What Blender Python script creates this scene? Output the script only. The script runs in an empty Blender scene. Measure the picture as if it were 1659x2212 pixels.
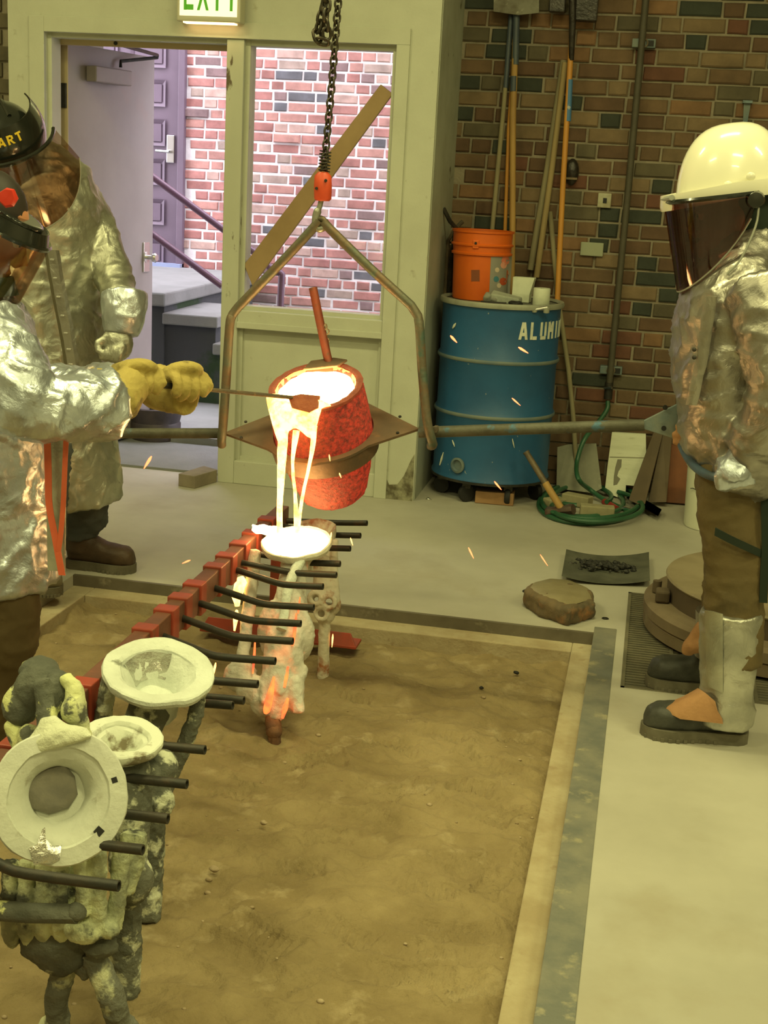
import bpy, bmesh, math, random
import numpy as np
from mathutils import Vector, Matrix, noise

random.seed(7)
C = bpy.context.scene.collection
SC = bpy.context.scene
R = math.radians
V3 = lambda *a: np.array(a, float)

# ------------------------------------------------------------------ camera
FPX = 2934.9                                   # focal length in pixels of the 1659 px wide frame
PITCH, ROLL, YAW = R(14.267), R(-3.0857), R(10.5746)
EYE = V3(0, 0, 1.55)
_f = V3(-math.sin(YAW)*math.cos(PITCH), math.cos(YAW)*math.cos(PITCH), -math.sin(PITCH))
_r = V3(math.cos(YAW), math.sin(YAW), 0)
_d = np.cross(_f, _r)
_r2 = math.cos(ROLL)*_r + math.sin(ROLL)*_d
_d2 = -math.sin(ROLL)*_r + math.cos(ROLL)*_d
cam_data = bpy.data.cameras.new('camera')
cam = bpy.data.objects.new('camera', cam_data); C.objects.link(cam)
cam_data.sensor_fit = 'HORIZONTAL'; cam_data.sensor_width = 36
cam_data.lens = FPX*36/1659
cam_data.clip_start = .05
m = Matrix.Identity(4)
for i in range(3):
    m[i][0] = _r2[i]; m[i][1] = -_d2[i]; m[i][2] = -_f[i]; m[i][3] = EYE[i]
cam.matrix_world = m
SC.camera = cam

# ------------------------------------------------------------------ world, exposure, lamps
SC.view_settings.view_transform = 'Standard'
SC.view_settings.look = 'None'
SC.view_settings.gamma = 1
SC.view_settings.use_curve_mapping = False
SC.view_settings.exposure = 0.0
SC.cycles.max_bounces = 10
SC.cycles.transparent_max_bounces = 16
SC.cycles.sample_clamp_indirect = 6
w = bpy.data.worlds.new('overcast_sky'); SC.world = w
w.use_nodes = True
w.node_tree.nodes['Background'].inputs[0].default_value = (.90, .87, .96, 1)
w.node_tree.nodes['Background'].inputs[1].default_value = 7.6

LAMP_COL = (1.0, .94, .41)
LAMP_W = 58
CEIL = 4.0
LAMP_SPOTS = [(-2.6, .9), (.7, .9), (2.7, 2.6), (-3.2, 3.5), (-.2, 3.5), (.7, -1.0)]
for k, (x, y) in enumerate(LAMP_SPOTS):
    l = bpy.data.lights.new('ceiling_lamp', 'AREA'); l.shape = 'RECTANGLE'; l.size = 1.2; l.size_y = .3
    l.energy = LAMP_W; l.color = LAMP_COL
    o = bpy.data.objects.new('ceiling_lamp', l); C.objects.link(o); o.location = (x, y, CEIL-.13)

# ------------------------------------------------------------------ helpers
def _ray(px, py):
    d = V3((px-829.5)/FPX, (py-1106)/FPX, 1.0)
    return _r2*d[0] + _d2*d[1] + _f*d[2]
def P(px, py, Y):                              # the point of the plane y = Y seen at a pixel of the photograph
    d = _ray(px, py); return EYE + d*(Y/d[1])
def G(px, py, z=0.0):                          # the point at height z seen there
    d = _ray(px, py); return EYE + d*((z-EYE[2])/d[2])
def unit(a): a = np.asarray(a, float); return a/max(1e-9, np.linalg.norm(a))

class MB:
    def __init__(s): s.v = []; s.f = []
    def add(s, vs, fs):
        n = len(s.v); s.v += [tuple(map(float, q)) for q in vs]; s.f += [tuple(i+n for i in q) for q in fs]; return s
    def box(s, c, size, rot=None):
        c = np.asarray(c, float); h = np.asarray(size, float)/2
        q = [V3(x, y, z)*h for z in (-1, 1) for y in (-1, 1) for x in (-1, 1)]
        if rot is not None: q = [np.asarray(rot) @ a for a in q]
        return s.add([c+a for a in q], [(0, 2, 3, 1), (4, 5, 7, 6), (0, 1, 5, 4), (2, 6, 7, 3), (0, 4, 6, 2), (1, 3, 7, 5)])
    def bb(s, lo, hi):
        lo = np.asarray(lo, float); hi = np.asarray(hi, float); return s.box((lo+hi)/2, hi-lo)
    def bar(s, a, b, wd, th, side=None):       # flat bar from a to b
        a = np.asarray(a, float); b = np.asarray(b, float); t = unit(b-a)
        sd = V3(0, 1, 0) if side is None else np.asarray(side, float)
        u = unit(np.cross(t, sd)); k = unit(np.cross(u, t))
        return s.box((a+b)/2, (np.linalg.norm(b-a), wd, th), np.stack([t, u, k], 1))
    def frames(s, pts):
        pts = [np.asarray(p, float) for p in pts]; out = []
        t0 = unit(pts[1]-pts[0]); u = np.cross(t0, V3(0, 0, 1))
        if np.linalg.norm(u) < .2: u = np.cross(t0, V3(0, 1, 0))
        u = unit(u)
        for i, p in enumerate(pts):
            t = unit(pts[min(i+1, len(pts)-1)]-pts[max(i-1, 0)])
            u = unit(u - t*np.dot(u, t)); out.append((p, u, np.cross(t, u), t))
        return out
    def rings(s, rs, cap=True, closed=False):
        n = len(rs[0]); vs = [q for r in rs for q in r]; fs = []; m = len(rs)
        for i in range(m if closed else m-1):
            for k in range(n):
                a, b = i*n+k, i*n+(k+1) % n; j = (i+1) % m
                fs.append((a, b, j*n+(k+1) % n, j*n+k))
        if cap and not closed: fs += [tuple(range(n))[::-1], tuple((m-1)*n+k for k in range(n))]
        return s.add(vs, fs)
    def tube(s, pts, r, n=10, cap=True, closed=False, hollow=0):
        rr = list(r) if hasattr(r, '__len__') else [r]*len(pts)
        if closed:
            pts = [np.asarray(p, float) for p in pts]
            fr = s.frames(pts+[pts[0], pts[1]])[1:len(pts)+1]; fr = [fr[-1]]+fr[:-1]
        else: fr = s.frames(pts)
        rs = [[p+rad*(math.cos(2*math.pi*k/n)*u+math.sin(2*math.pi*k/n)*w_) for k in range(n)] for (p, u, w_, t), rad in zip(fr, rr)]
        if hollow:
            p, u, w_, t = fr[-1]
            for rad, dd in ((hollow, 0), (hollow, -.03)):
                rs.append([p+t*dd+rad*(math.cos(2*math.pi*k/n)*u+math.sin(2*math.pi*k/n)*w_) for k in range(n)])
        return s.rings(rs, cap, closed)
    def loft(s, secs, ref=(1, 0, 0), n=20):    # secs: (centre, radius along ref, radius across)
        rs = []; cs = [np.asarray(q[0], float) for q in secs]
        for i, (c, a, b) in enumerate(secs):
            t = unit(cs[min(i+1, len(cs)-1)]-cs[max(i-1, 0)])
            u = unit(np.asarray(ref, float)-t*np.dot(ref, t)); v = np.cross(t, u)
            rs.append([cs[i]+a*math.cos(2*math.pi*k/n)*u+b*math.sin(2*math.pi*k/n)*v for k in range(n)])
        return s.rings(rs)
    def lathe(s, prof, o, ax=(0, 0, 1), n=32, cap=True, sq=(1, 1), wob=0):
        ax = unit(ax); u = np.cross(V3(0, 1, 0), ax)
        u = unit(u) if np.linalg.norm(u) > .1 else V3(1, 0, 0)
        v = np.cross(ax, u); o = np.asarray(o, float)
        return s.rings([[o+ax*h+r*(1+wob*noise.noise(Vector((2*math.cos(2*math.pi*k/n), 2*math.sin(2*math.pi*k/n), h*9+o[0]*7))))*(sq[0]*math.cos(2*math.pi*k/n)*u+sq[1]*math.sin(2*math.pi*k/n)*v) for k in range(n)] for r, h in prof], cap)
    def ell(s, c, r, rot=None, n=14, m=9):
        c = np.asarray(c, float); r = np.asarray(r, float)*np.ones(3); rot = np.eye(3) if rot is None else rot
        rs = []
        for i in range(m):
            a = math.pi*(i+.5)/m - math.pi/2
            rs.append([c+rot@(r*V3(math.cos(a)*math.cos(2*math.pi*k/n), math.cos(a)*math.sin(2*math.pi*k/n), math.sin(a))) for k in range(n)])
        return s.rings(rs)
    def prism(s, poly, o, ux, uy, th):
        o = np.asarray(o, float); ux = np.asarray(ux, float); uy = np.asarray(uy, float); nrm = unit(np.cross(ux, uy))*th
        a = [o+ux*p[0]+uy*p[1] for p in poly]; n = len(a)
        return s.add(a+[q+nrm for q in a], [tuple(range(n))[::-1], tuple(range(n, 2*n))]+[(k, (k+1) % n, n+(k+1) % n, n+k) for k in range(n)])
    def sheet(s, grid, th):                    # a grid of points made into a sheet th thick
        g = np.array(grid, float); a, b = g.shape[:2]
        du = np.gradient(g, axis=0); dv = np.gradient(g, axis=1); nn = np.cross(du, dv)
        nn /= np.maximum(1e-9, np.linalg.norm(nn, axis=2, keepdims=True))
        q = np.concatenate([g.reshape(-1, 3), (g+nn*th).reshape(-1, 3)]); N = a*b; fs = []
        for i in range(a-1):
            for k in range(b-1):
                p = i*b+k; fs += [(p, p+b, p+b+1, p+1), (N+p, N+p+1, N+p+b+1, N+p+b)]
        for i in range(a-1):
            for k in (0, b-1): p = i*b+k; fs.append((p, p+b, N+p+b, N+p))
        for k in range(b-1):
            for i in (0, a-1): p = i*b+k; fs.append((p, p+1, N+p+1, N+p))
        return s.add(q, fs)
    def jit(s, amp, sc):
        s.v = [tuple(np.array(q)+amp*np.array(noise.noise_vector(Vector(q)*sc))) for q in s.v]; return s
    def blob(s, voxel, smooth=4, fn=None):     # union of all pieces as one continuous skin
        me = bpy.data.meshes.new('t'); me.from_pydata(s.v, [], s.f)
        bm_ = bmesh.new(); bm_.from_mesh(me); bmesh.ops.recalc_face_normals(bm_, faces=bm_.faces); bm_.to_mesh(me); bm_.free()
        o = bpy.data.objects.new('t', me); C.objects.link(o)
        md = o.modifiers.new('r', 'REMESH'); md.mode = 'VOXEL'; md.voxel_size = voxel
        if smooth:
            sm = o.modifiers.new('s', 'SMOOTH'); sm.iterations = smooth; sm.factor = .5
        dg = bpy.context.evaluated_depsgraph_get(); ev = o.evaluated_get(dg); m2 = bpy.data.meshes.new_from_object(ev)
        n = len(m2.vertices); co = np.zeros(n*3); m2.vertices.foreach_get('co', co); co = co.reshape(-1, 3)
        if fn is not None:
            nr = np.zeros(n*3); m2.vertex_normals.foreach_get('vector', nr); nr = nr.reshape(-1, 3)
            co = co + nr*np.array([fn(q) for q in co])[:, None]
        s.v = [tuple(q) for q in co]; s.f = [tuple(p.vertices) for p in m2.polygons]
        bpy.data.objects.remove(o); bpy.data.meshes.remove(me); bpy.data.meshes.remove(m2)
        return s
    def build(s, name, mt, parent=None, smooth=40, bevel=0, label=None, cat=None, group=None, kind=None, recalc=True):
        if parent is not None:
            o0 = np.zeros(3); p = parent
            while p is not None: o0 = o0+np.array(p.location); p = p.parent
        else:
            a = np.array(s.v); o0 = V3((a[:, 0].min()+a[:, 0].max())/2, (a[:, 1].min()+a[:, 1].max())/2, a[:, 2].min())
        me = bpy.data.meshes.new(name); me.from_pydata([tuple(np.array(q)-o0) for q in s.v], [], s.f)
        if recalc:
            bm_ = bmesh.new(); bm_.from_mesh(me); bmesh.ops.recalc_face_normals(bm_, faces=bm_.faces); bm_.to_mesh(me); bm_.free()
        if smooth: me.shade_smooth(); me.set_sharp_from_angle(angle=R(smooth))
        me.materials.append(mt)
        o = bpy.data.objects.new(name, me); C.objects.link(o)
        if parent is not None: o.parent = parent
        else: o.location = o0
        if bevel:
            b = o.modifiers.new('bevel', 'BEVEL'); b.width = bevel; b.segments = 2; b.limit_method = 'ANGLE'
        return tag(o, label, cat, group, kind)

def tag(o, label=None, cat=None, group=None, kind=None):
    if label: o['label'] = label
    if cat: o['category'] = cat
    if group: o['group'] = group
    if kind: o['kind'] = kind
    return o
def thing(name, label, cat, loc, group=None):
    o = bpy.data.objects.new(name, None); C.objects.link(o); o.location = tuple(map(float, loc)); o.empty_display_size = .05
    return tag(o, label, cat, group)
def fnoise(q, s): return noise.noise(Vector(q)*s)
def crease(amp, sc, st=(1, 1, 1), amp2=0, sc2=30):
    def fn(q):
        a = Vector((q[0]*st[0], q[1]*st[1], q[2]*st[2]))*sc
        r = max(0, 1-abs(noise.noise(a+Vector((1, 1, 1))*.4*noise.noise(a*.6)))*2.4)**2.2; r2 = max(0, 1-abs(noise.noise(a*2.1+Vector((3, 9, 4))))*2.6)**2; k = noise.noise(a*.45+Vector((7, 3, 1)))
        return amp*(r*.95+.35*r2+k*.6) + (amp2*(1-2*abs(noise.noise(Vector(q)*sc2))) if amp2 else 0)
    return fn
def arc(c, u, v, r, a0, a1, n=8):
    return [np.asarray(c)+r*(math.cos(R(a0+(a1-a0)*i/n))*np.asarray(u)+math.sin(R(a0+(a1-a0)*i/n))*np.asarray(v)) for i in range(n+1)]
def spline(pts, n=6):                          # Catmull-Rom through the points
    p = [np.asarray(q, float) for q in pts]; p = [2*p[0]-p[1]]+p+[2*p[-1]-p[-2]]; out = []
    for i in range(1, len(p)-2):
        for k in range(n):
            t = k/n; out.append(.5*((2*p[i])+(-p[i-1]+p[i+1])*t+(2*p[i-1]-5*p[i]+4*p[i+1]-p[i+2])*t*t+(-p[i-1]+3*p[i]-3*p[i+1]+p[i+2])*t**3))
    return out+[p[-2]]

# ------------------------------------------------------------------ materials
def mat(name, c1, c2=None, sc=6, lo=.4, hi=.65, det=5, c3=None, sc3=30, lo3=.6, hi3=.68, rough=.6, rough2=None, metal=0,
        bump=0, bsc=60, bdist=.01, rnd=False, ramp=None, emit=None, estr=0, spec=.5, stretch=(1, 1, 1), coat=0, emask=None, world=False, brick_var=.25):
    mt = bpy.data.materials.new(name); mt.use_nodes = True
    nt = mt.node_tree; N = nt.nodes; L = nt.links; b = N['Principled BSDF']
    def nd(t, **k):
        x = N.new(t)
        for a, v in k.items(): setattr(x, a, v)
        return x
    tc = nd('ShaderNodeTexCoord'); mp = nd('ShaderNodeMapping'); mp.inputs['Scale'].default_value = stretch
    src = tc.outputs['Object']
    if world: src = nd('ShaderNodeNewGeometry').outputs['Position']
    L.new(src, mp.inputs['Vector']); vec = mp.outputs['Vector']
    oi = nd('ShaderNodeObjectInfo')
    if rnd:
        ad = nd('ShaderNodeVectorMath', operation='MULTIPLY_ADD'); cb = nd('ShaderNodeCombineXYZ')
        for i in range(3): L.new(oi.outputs['Random'], cb.inputs[i])
        ad.inputs[1].default_value = (37, 53, 71); L.new(cb.outputs[0], ad.inputs[0]); L.new(vec, ad.inputs[2]); vec = ad.outputs[0]
    def nz(s_, d_=5):
        x = nd('ShaderNodeTexNoise'); x.inputs['Scale'].default_value = s_; x.inputs['Detail'].default_value = d_; x.inputs['Roughness'].default_value = .6
        L.new(vec, x.inputs['Vector']); return x.outputs['Fac']
    def rng(x, a, b_):
        y = nd('ShaderNodeMapRange'); y.inputs[1].default_value = a; y.inputs[2].default_value = b_; L.new(x, y.inputs[0]); return y.outputs[0]
    def mix(f, a, b_):
        y = nd('ShaderNodeMix', data_type='RGBA'); L.new(f, y.inputs['Factor'])
        for q, i in ((a, 6), (b_, 7)):
            if isinstance(q, tuple): y.inputs[i].default_value = (*q[:3], 1)
            else: L.new(q, y.inputs[i])
        return y.outputs[2]
    col = c1
    if ramp:
        rp = nd('ShaderNodeValToRGB'); rp.color_ramp.interpolation = 'CONSTANT'
        e = rp.color_ramp.elements
        while len(e) < len(ramp): e.new(.5)
        for i, (ps, cc) in enumerate(ramp): e[i].position = ps; e[i].color = (*cc, 1)
        L.new(oi.outputs['Random'], rp.inputs[0]); col = rp.outputs[0]
        hs = nd('ShaderNodeHueSaturation'); L.new(col, hs.inputs['Color']); L.new(rng(nz(sc, 4), .3, .75), hs.inputs['Value'])
        mr = nd('ShaderNodeMapRange'); L.new(nz(sc, 4), mr.inputs[0]); mr.inputs[1].default_value = .3; mr.inputs[2].default_value = .7; mr.inputs[3].default_value = 1-brick_var; mr.inputs[4].default_value = 1+brick_var
        L.new(mr.outputs[0], hs.inputs['Value']); col = hs.outputs[0]
    f = None
    if c2: f = rng(nz(sc, det), lo, hi); col = mix(f, col, c2)
    if c3: f3 = rng(nz(sc3, 6), lo3, hi3); col = mix(f3, col, c3)
    if isinstance(col, tuple): b.inputs['Base Color'].default_value = (*col, 1)
    else: L.new(col, b.inputs['Base Color'])
    b.inputs['Metallic'].default_value = metal; b.inputs['Roughness'].default_value = rough
    b.inputs['Specular IOR Level'].default_value = spec; b.inputs['Coat Weight'].default_value = coat
    if rough2 is not None and f is not None:
        y = nd('ShaderNodeMapRange'); L.new(f, y.inputs[0]); y.inputs[3].default_value = rough; y.inputs[4].default_value = rough2; L.new(y.outputs[0], b.inputs['Roughness'])
    if bump:
        bp = nd('ShaderNodeBump'); bp.inputs['Strength'].default_value = bump; bp.inputs['Distance'].default_value = bdist
        L.new(nz(bsc, 6), bp.inputs['Height']); L.new(bp.outputs[0], b.inputs['Normal'])
    if emit:
        b.inputs['Emission Strength'].default_value = estr
        if emask:                              # emask: (scale, lo, hi, cool colour)
            L.new(mix(rng(nz(emask[0], 6), emask[1], emask[2]), emask[3], emit), b.inputs['Emission Color'])
        else: b.inputs['Emission Color'].default_value = (*emit, 1)
    mt['n'] = 1
    return mt
def clear_mat(name, tint, gloss=.08, rough=.03):
    mt = bpy.data.materials.new(name); mt.use_nodes = True; nt = mt.node_tree; N = nt.nodes; L = nt.links
    N.remove(N['Principled BSDF']); t = N.new('ShaderNodeBsdfTransparent'); t.inputs[0].default_value = (*tint, 1)
    g = N.new('ShaderNodeBsdfGlossy'); g.inputs['Roughness'].default_value = rough; g.inputs[0].default_value = (1, 1, 1, 1)
    mx = N.new('ShaderNodeMixShader'); mx.inputs[0].default_value = gloss
    L.new(t.outputs[0], mx.inputs[1]); L.new(g.outputs[0], mx.inputs[2]); L.new(mx.outputs[0], N['Material Output'].inputs[0])
    return mt
def foil_mat(name, col, rough=.34):
    mt = bpy.data.materials.new(name); mt.use_nodes = True; nt = mt.node_tree; N = nt.nodes; L = nt.links; b = N['Principled BSDF']
    tc = N.new('ShaderNodeTexCoord'); nrm = None
    for (sc, det, st, dist, dst) in ((9, 8, .45, .02, 1.2), (30, 5, .28, .006, .6), (260, 2, .25, .0012, 0)):
        n = N.new('ShaderNodeTexNoise'); n.inputs['Scale'].default_value = sc; n.inputs['Detail'].default_value = det; n.inputs['Distortion'].default_value = dst; L.new(tc.outputs['Object'], n.inputs['Vector'])
        q = N.new('ShaderNodeBump'); q.inputs['Strength'].default_value = st; q.inputs['Distance'].default_value = dist; L.new(n.outputs['Fac'], q.inputs['Height'])
        if nrm: L.new(nrm, q.inputs['Normal'])
        nrm = q.outputs[0]
    L.new(nrm, b.inputs['Normal'])
    n3 = N.new('ShaderNodeTexNoise'); n3.inputs['Scale'].default_value = 8; n3.inputs['Detail'].default_value = 7; L.new(tc.outputs['Object'], n3.inputs['Vector'])
    rp = N.new('ShaderNodeValToRGB'); L.new(n3.outputs['Fac'], rp.inputs[0])
    rp.color_ramp.elements[0].position = .34; rp.color_ramp.elements[0].color = (*[c*.62 for c in col], 1)
    rp.color_ramp.elements[1].position = .62; rp.color_ramp.elements[1].color = (*col, 1)
    L.new(rp.outputs[0], b.inputs['Base Color'])
    mr = N.new('ShaderNodeMapRange'); L.new(n3.outputs['Fac'], mr.inputs[0]); mr.inputs[1].default_value = .3; mr.inputs[2].default_value = .7; mr.inputs[3].default_value = rough+.14; mr.inputs[4].default_value = rough
    L.new(mr.outputs[0], b.inputs['Roughness']); b.inputs['Metallic'].default_value = .88
    return mt

# ------------------------------------------------------------------ lettering: stencil strokes, cell .62 wide and 1 high
STROKES = {
 'A': [(.06, 0, .27, 1), (.35, 1, .56, 0), (.2, .3, .42, .3)],
 'L': [(.1, 0, .1, 1), (.22, .09, .56, .09)],
 'U': [(.1, .2, .1, 1), (.52, .2, .52, 1), (.05, .09, .57, .09)],
 'M': [(.07, 0, .07, 1), (.55, 0, .55, 1), (.12, .95, .3, .4), (.5, .95, .32, .4)],
 'I': [(.3, 0, .3, 1)],
 'N': [(.08, 0, .08, 1), (.54, 0, .54, 1), (.1, .95, .52, .05)],
 'R': [(.1, 0, .1, 1), (.2, .91, .46, .91), (.5, .92, .5, .55), (.2, .5, .46, .5), (.3, .46, .56, 0)],
 'T': [(.3, 0, .3, .8), (.02, .91, .6, .91)],
 'E': [(.1, 0, .1, 1), (.16, .92, .56, .92), (.16, .5, .5, .5), (.16, .08, .56, .08)],
 'X': [(.05, 0, .55, 1), (.05, 1, .55, 0)],
}
def lettering(mb, text, place, wd=.17, gap=.78, th=.002):
    """place(u, v, d) maps lettering units to space; every stroke becomes a thin raised slab"""
    for i, ch in enumerate(text):
        for (x0, y0, x1, y1) in STROKES.get(ch, []):
            dx, dy = x1-x0, y1-y0; l = math.hypot(dx, dy); nx, ny = -dy/l*wd/2, dx/l*wd/2
            if abs(dy) > abs(dx): nx, ny = (wd/2 if nx > 0 else -wd/2), 0
            n = 4; q = []
            for k in range(n+1):
                t = k/n; a, b = x0+dx*t, y0+dy*t
                for dd in (0, th):
                    q += [place(i*gap+a+nx, b+ny, dd), place(i*gap+a-nx, b-ny, dd)]
            fs = []
            for k in range(n):
                o = k*4; fs += [(o+2, o+3, o+7, o+6), (o, o+4, o+5, o+1), (o, o+2, o+6, o+4), (o+1, o+5, o+7, o+3)]
            fs += [(0, 1, 3, 2), (n*4, n*4+2, n*4+3, n*4+1)]
            mb.add(q, fs)
    return mb
# ================================================================== materials of the place
M = {}
M['mortar'] = mat('mortar', (.27, .23, .165), (.19, .165, .12), 9, bump=.4, bsc=80)
M['brick'] = mat('brick', (.3, .15, .08), sc=7, rnd=True, rough=.85, bump=.5, bsc=50, bdist=.004, ramp=[
    (0, (.108, .062, .036)), (.22, (.135, .083, .046)), (.44, (.175, .12, .068)), (.58, (.036, .042, .032)), (.72, (.13, .055, .033)), (.79, (.10, .083, .052)), (.95, (.20, .11, .055))])
M['brick_out'] = mat('brick_out', (.4, .15, .13), sc=8, rnd=True, rough=.85, bump=.5, bsc=50, bdist=.004, brick_var=.3, ramp=[
    (0, (.38, .175, .155)), (.28, (.40, .205, .175)), (.48, (.33, .145, .13)), (.66, (.43, .29, .25)), (.78, (.11, .11, .125)), (.86, (.36, .27, .23)), (.92, (.20, .13, .13))])
M['mortar_out'] = mat('mortar_out', (.82, .79, .80), (.66, .62, .63), 9, bump=.3, bsc=60)
M['white_paint'] = mat('white_paint', (.535, .55, .45), (.475, .485, .395), 3, c3=(.38, .37, .28), sc3=14, lo3=.66, hi3=.75, rough=.55, bump=.08, bsc=90)
M['worn_paint'] = mat('worn_paint', (.535, .55, .45), (.475, .485, .395), 3, c3=(.13, .10, .06), sc3=9, lo3=.63, hi3=.66, rough=.55, stretch=(1, 1, .35))
M['concrete'] = mat('concrete', (.455, .435, .375), (.375, .355, .30), 1.6, c3=(.33, .29, .22), sc3=2.7, lo3=.55, hi3=.85, rough=.6, bump=.05, bsc=120)
M['ledge'] = mat('ledge', (.43, .365, .24), (.33, .26, .155), 6, c3=(.30, .22, .13), sc3=22, lo3=.6, hi3=.75, rough=.9, bump=.3, bsc=70)
M['steel'] = mat('steel', (.19, .20, .185), (.30, .29, .24), 7, c3=(.44, .40, .28), sc3=16, lo3=.58, hi3=.72, rough=.5, metal=.35, bump=.1)
M['ceiling'] = mat('ceiling', (.55, .55, .5))
M['wall_grey'] = mat('wall_grey', (.36, .33, .27))
M['dark'] = mat('dark', (.012, .012, .012), rough=.7)
M['black_metal'] = mat('black_metal', (.03, .03, .028), (.06, .055, .045), 20, rough=.5, metal=.5)
M['door_grey'] = mat('door_grey', (.30, .265, .262), (.265, .232, .23), 3, c3=(.34, .24, .22), sc3=2.5, lo3=.6, hi3=.85, rough=.5)
M['door_edge'] = mat('door_edge', (.50, .40, .24))
M['purple'] = mat('purple', (.135, .095, .13), (.115, .08, .11), 3, rough=.5)
M['purple_rail'] = mat('purple_rail', (.12, .06, .10), rough=.35)
M['chrome'] = mat('chrome', (.7, .7, .68), rough=.25, metal=1)
M['stone_out'] = mat('stone_out', (.21, .215, .21), (.17, .175, .17), 3, c3=(.12, .13, .12), sc3=5, lo3=.62, hi3=.8, rough=.9, bump=.2)
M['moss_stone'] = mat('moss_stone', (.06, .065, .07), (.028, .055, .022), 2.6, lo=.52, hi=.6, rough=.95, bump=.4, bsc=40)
M['glass'] = clear_mat('glass', (.97, .97, .97), .045)

# ================================================================== floor with its openings
PIT = (-2.03, -.08, 1.0, 4.585)                # x0 x1 y0 y1 of the sand pit
TR = (.022, 1.1, 4.095, 5.135)                 # trench under the grate
LH = .04                                       # depth of the concrete ledge round the sand
def slab(xs, ys, holes, z0, z1):
    mb = MB()
    for i in range(len(xs)-1):
        for k in range(len(ys)-1):
            cx, cy = (xs[i]+xs[i+1])/2, (ys[k]+ys[k+1])/2
            if any(h[0] < cx < h[1] and h[2] < cy < h[3] for h in holes): continue
            mb.bb((xs[i], ys[k], z0), (xs[i+1], ys[k+1], z1))
    return mb
floor = slab([-5, PIT[0], PIT[1], TR[0], TR[1], 4], [-2, PIT[2], TR[2], PIT[3], TR[3], 7.35], [PIT, TR], -.16, 0).build('floor', M['concrete'], kind='structure', smooth=0)
base = MB().bb((-5, -2, -.24), (4, 7.35, -.161)); base.build('base_slab', M['dark'], floor, smooth=0)
led = slab([PIT[0], PIT[0]+.085, PIT[1]-.075, PIT[1]], [PIT[2], PIT[2]+.09, PIT[3]-.095, PIT[3]], [(PIT[0]+.085, PIT[1]-.075, PIT[2]+.09, PIT[3]-.095)], -.16, -LH)
led.build('pit_ledge', M['ledge'], floor, smooth=0, bevel=.004)
MB().bb((PIT[1]-.006, PIT[2], -LH), (PIT[1]+.072, PIT[3]+.075, .003)).build('edge_strip', M['steel'], floor, smooth=0, bevel=.002)
MB().bb((PIT[0], PIT[3]-.004, -LH), (PIT[1]-.006, PIT[3]+.012, .002)).build('shaded_edge', mat('edge_shade', (.15, .13, .095), (.10, .085, .06), 5, c3=(.3, .27, .2), sc3=14, lo3=.6, hi3=.75), floor, smooth=0)  # back edge of the pit, shade on its upright face put into the colour

# ================================================================== room shell out of view
MB().bb((-5, -2, CEIL), (4, 7.35, CEIL+.2)).build('ceiling', M['ceiling'], kind='structure', smooth=0)
MB().bb((-5.2, -2, -.2), (-5, 7.35, CEIL)).build('wall_left', M['wall_grey'], kind='structure', smooth=0)
MB().bb((4, -2, -.2), (4.2, 7.35, CEIL)).build('wall_right', M['wall_grey'], kind='structure', smooth=0)
MB().bb((-5.2, -2.2, -.2), (4.2, -2, CEIL)).build('wall_front', M['wall_grey'], kind='structure', smooth=0)
for (x, y) in LAMP_SPOTS:
    t = thing('ceiling_light', 'long fluorescent fitting on the ceiling, above the frame', 'light', (x, y, CEIL-.1), 'ceiling lights')
    MB().bb((x-.65, y-.2, CEIL-.1), (x+.65, y+.2, CEIL)).build('housing', M['white_paint'], t, smooth=0)

# ================================================================== brickwork
def brick_mesh(l, h, d, seed, mt):
    rnd = random.Random(seed); mb = MB(); c = .006
    rs = []
    for (yy, s_) in ((.02, 0), (-(d-c), 0), (-d, c)):      # back to front, front edges worn round
        rs.append([V3(sx*(l/2-s_)+rnd.uniform(-.002, .002), yy, sz*(h/2-s_)+rnd.uniform(-.0015, .0015)) for (sx, sz) in ((-1, -1), (0, -1), (1, -1), (1, 1), (.1, 1), (-1, 1))])
    mb.rings(rs)
    me = bpy.data.meshes.new('brick'); me.from_pydata([tuple(q) for q in mb.v], [], mb.f); bm_ = bmesh.new(); bm_.from_mesh(me)
    bmesh.ops.recalc_face_normals(bm_, faces=bm_.faces); bm_.to_mesh(me); bm_.free(); me.materials.append(mt); return me
def brickwork(wall, x0, x1, z0, z1, Y, mt, inview, course, stretch, head, joint, seed, limit=298, sink=0):
    rnd = random.Random(seed); h = course-joint; far = MB(); items = []
    S = [brick_mesh(stretch-joint, h, .016, seed+i, mt) for i in range(3)]; H = [brick_mesh(head-joint, h, .016, seed+9+i, mt) for i in range(3)]
    z = z0; row = 0
    while z < z1:
        x = x0-rnd.uniform(0, stretch); k = row % 2
        while x < x1:
            long_ = (k % 2 == 0); wd = stretch if long_ else head
            if rnd.random() < .12: long_ = not long_; wd = stretch if long_ else head
            cx = x+wd/2; cz = z+course/2
            if cx > x0-.04 and cx < x1: items.append((cx, cz, long_, rnd.choice((0, 1, 2)), rnd.uniform(-.003, .006)+(.02 if rnd.random() < .012 else 0)))
            x += wd; k += 1
        z += course; row += 1
    vis = [q for q in items if inview(q[0], q[1])][:limit]; ids = set(id(q) for q in vis)
    o0 = np.array(wall.location)
    for q in items:
        if id(q) in ids:
            o = bpy.data.objects.new('brick', (S if q[2] else H)[q[3]]); C.objects.link(o); o.parent = wall
            o.location = V3(q[0], Y-q[4]+sink, q[1]+rnd.uniform(-.0015, .0015))-o0
        else:
            wd = (stretch if q[2] else head)-joint; far.bb((q[0]-wd/2, Y-.014, q[1]-h/2), (q[0]+wd/2, Y, q[1]+h/2))
    far.build('far_bricks', mt, wall, smooth=0, kind='stuff')
    return len(vis)

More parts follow.
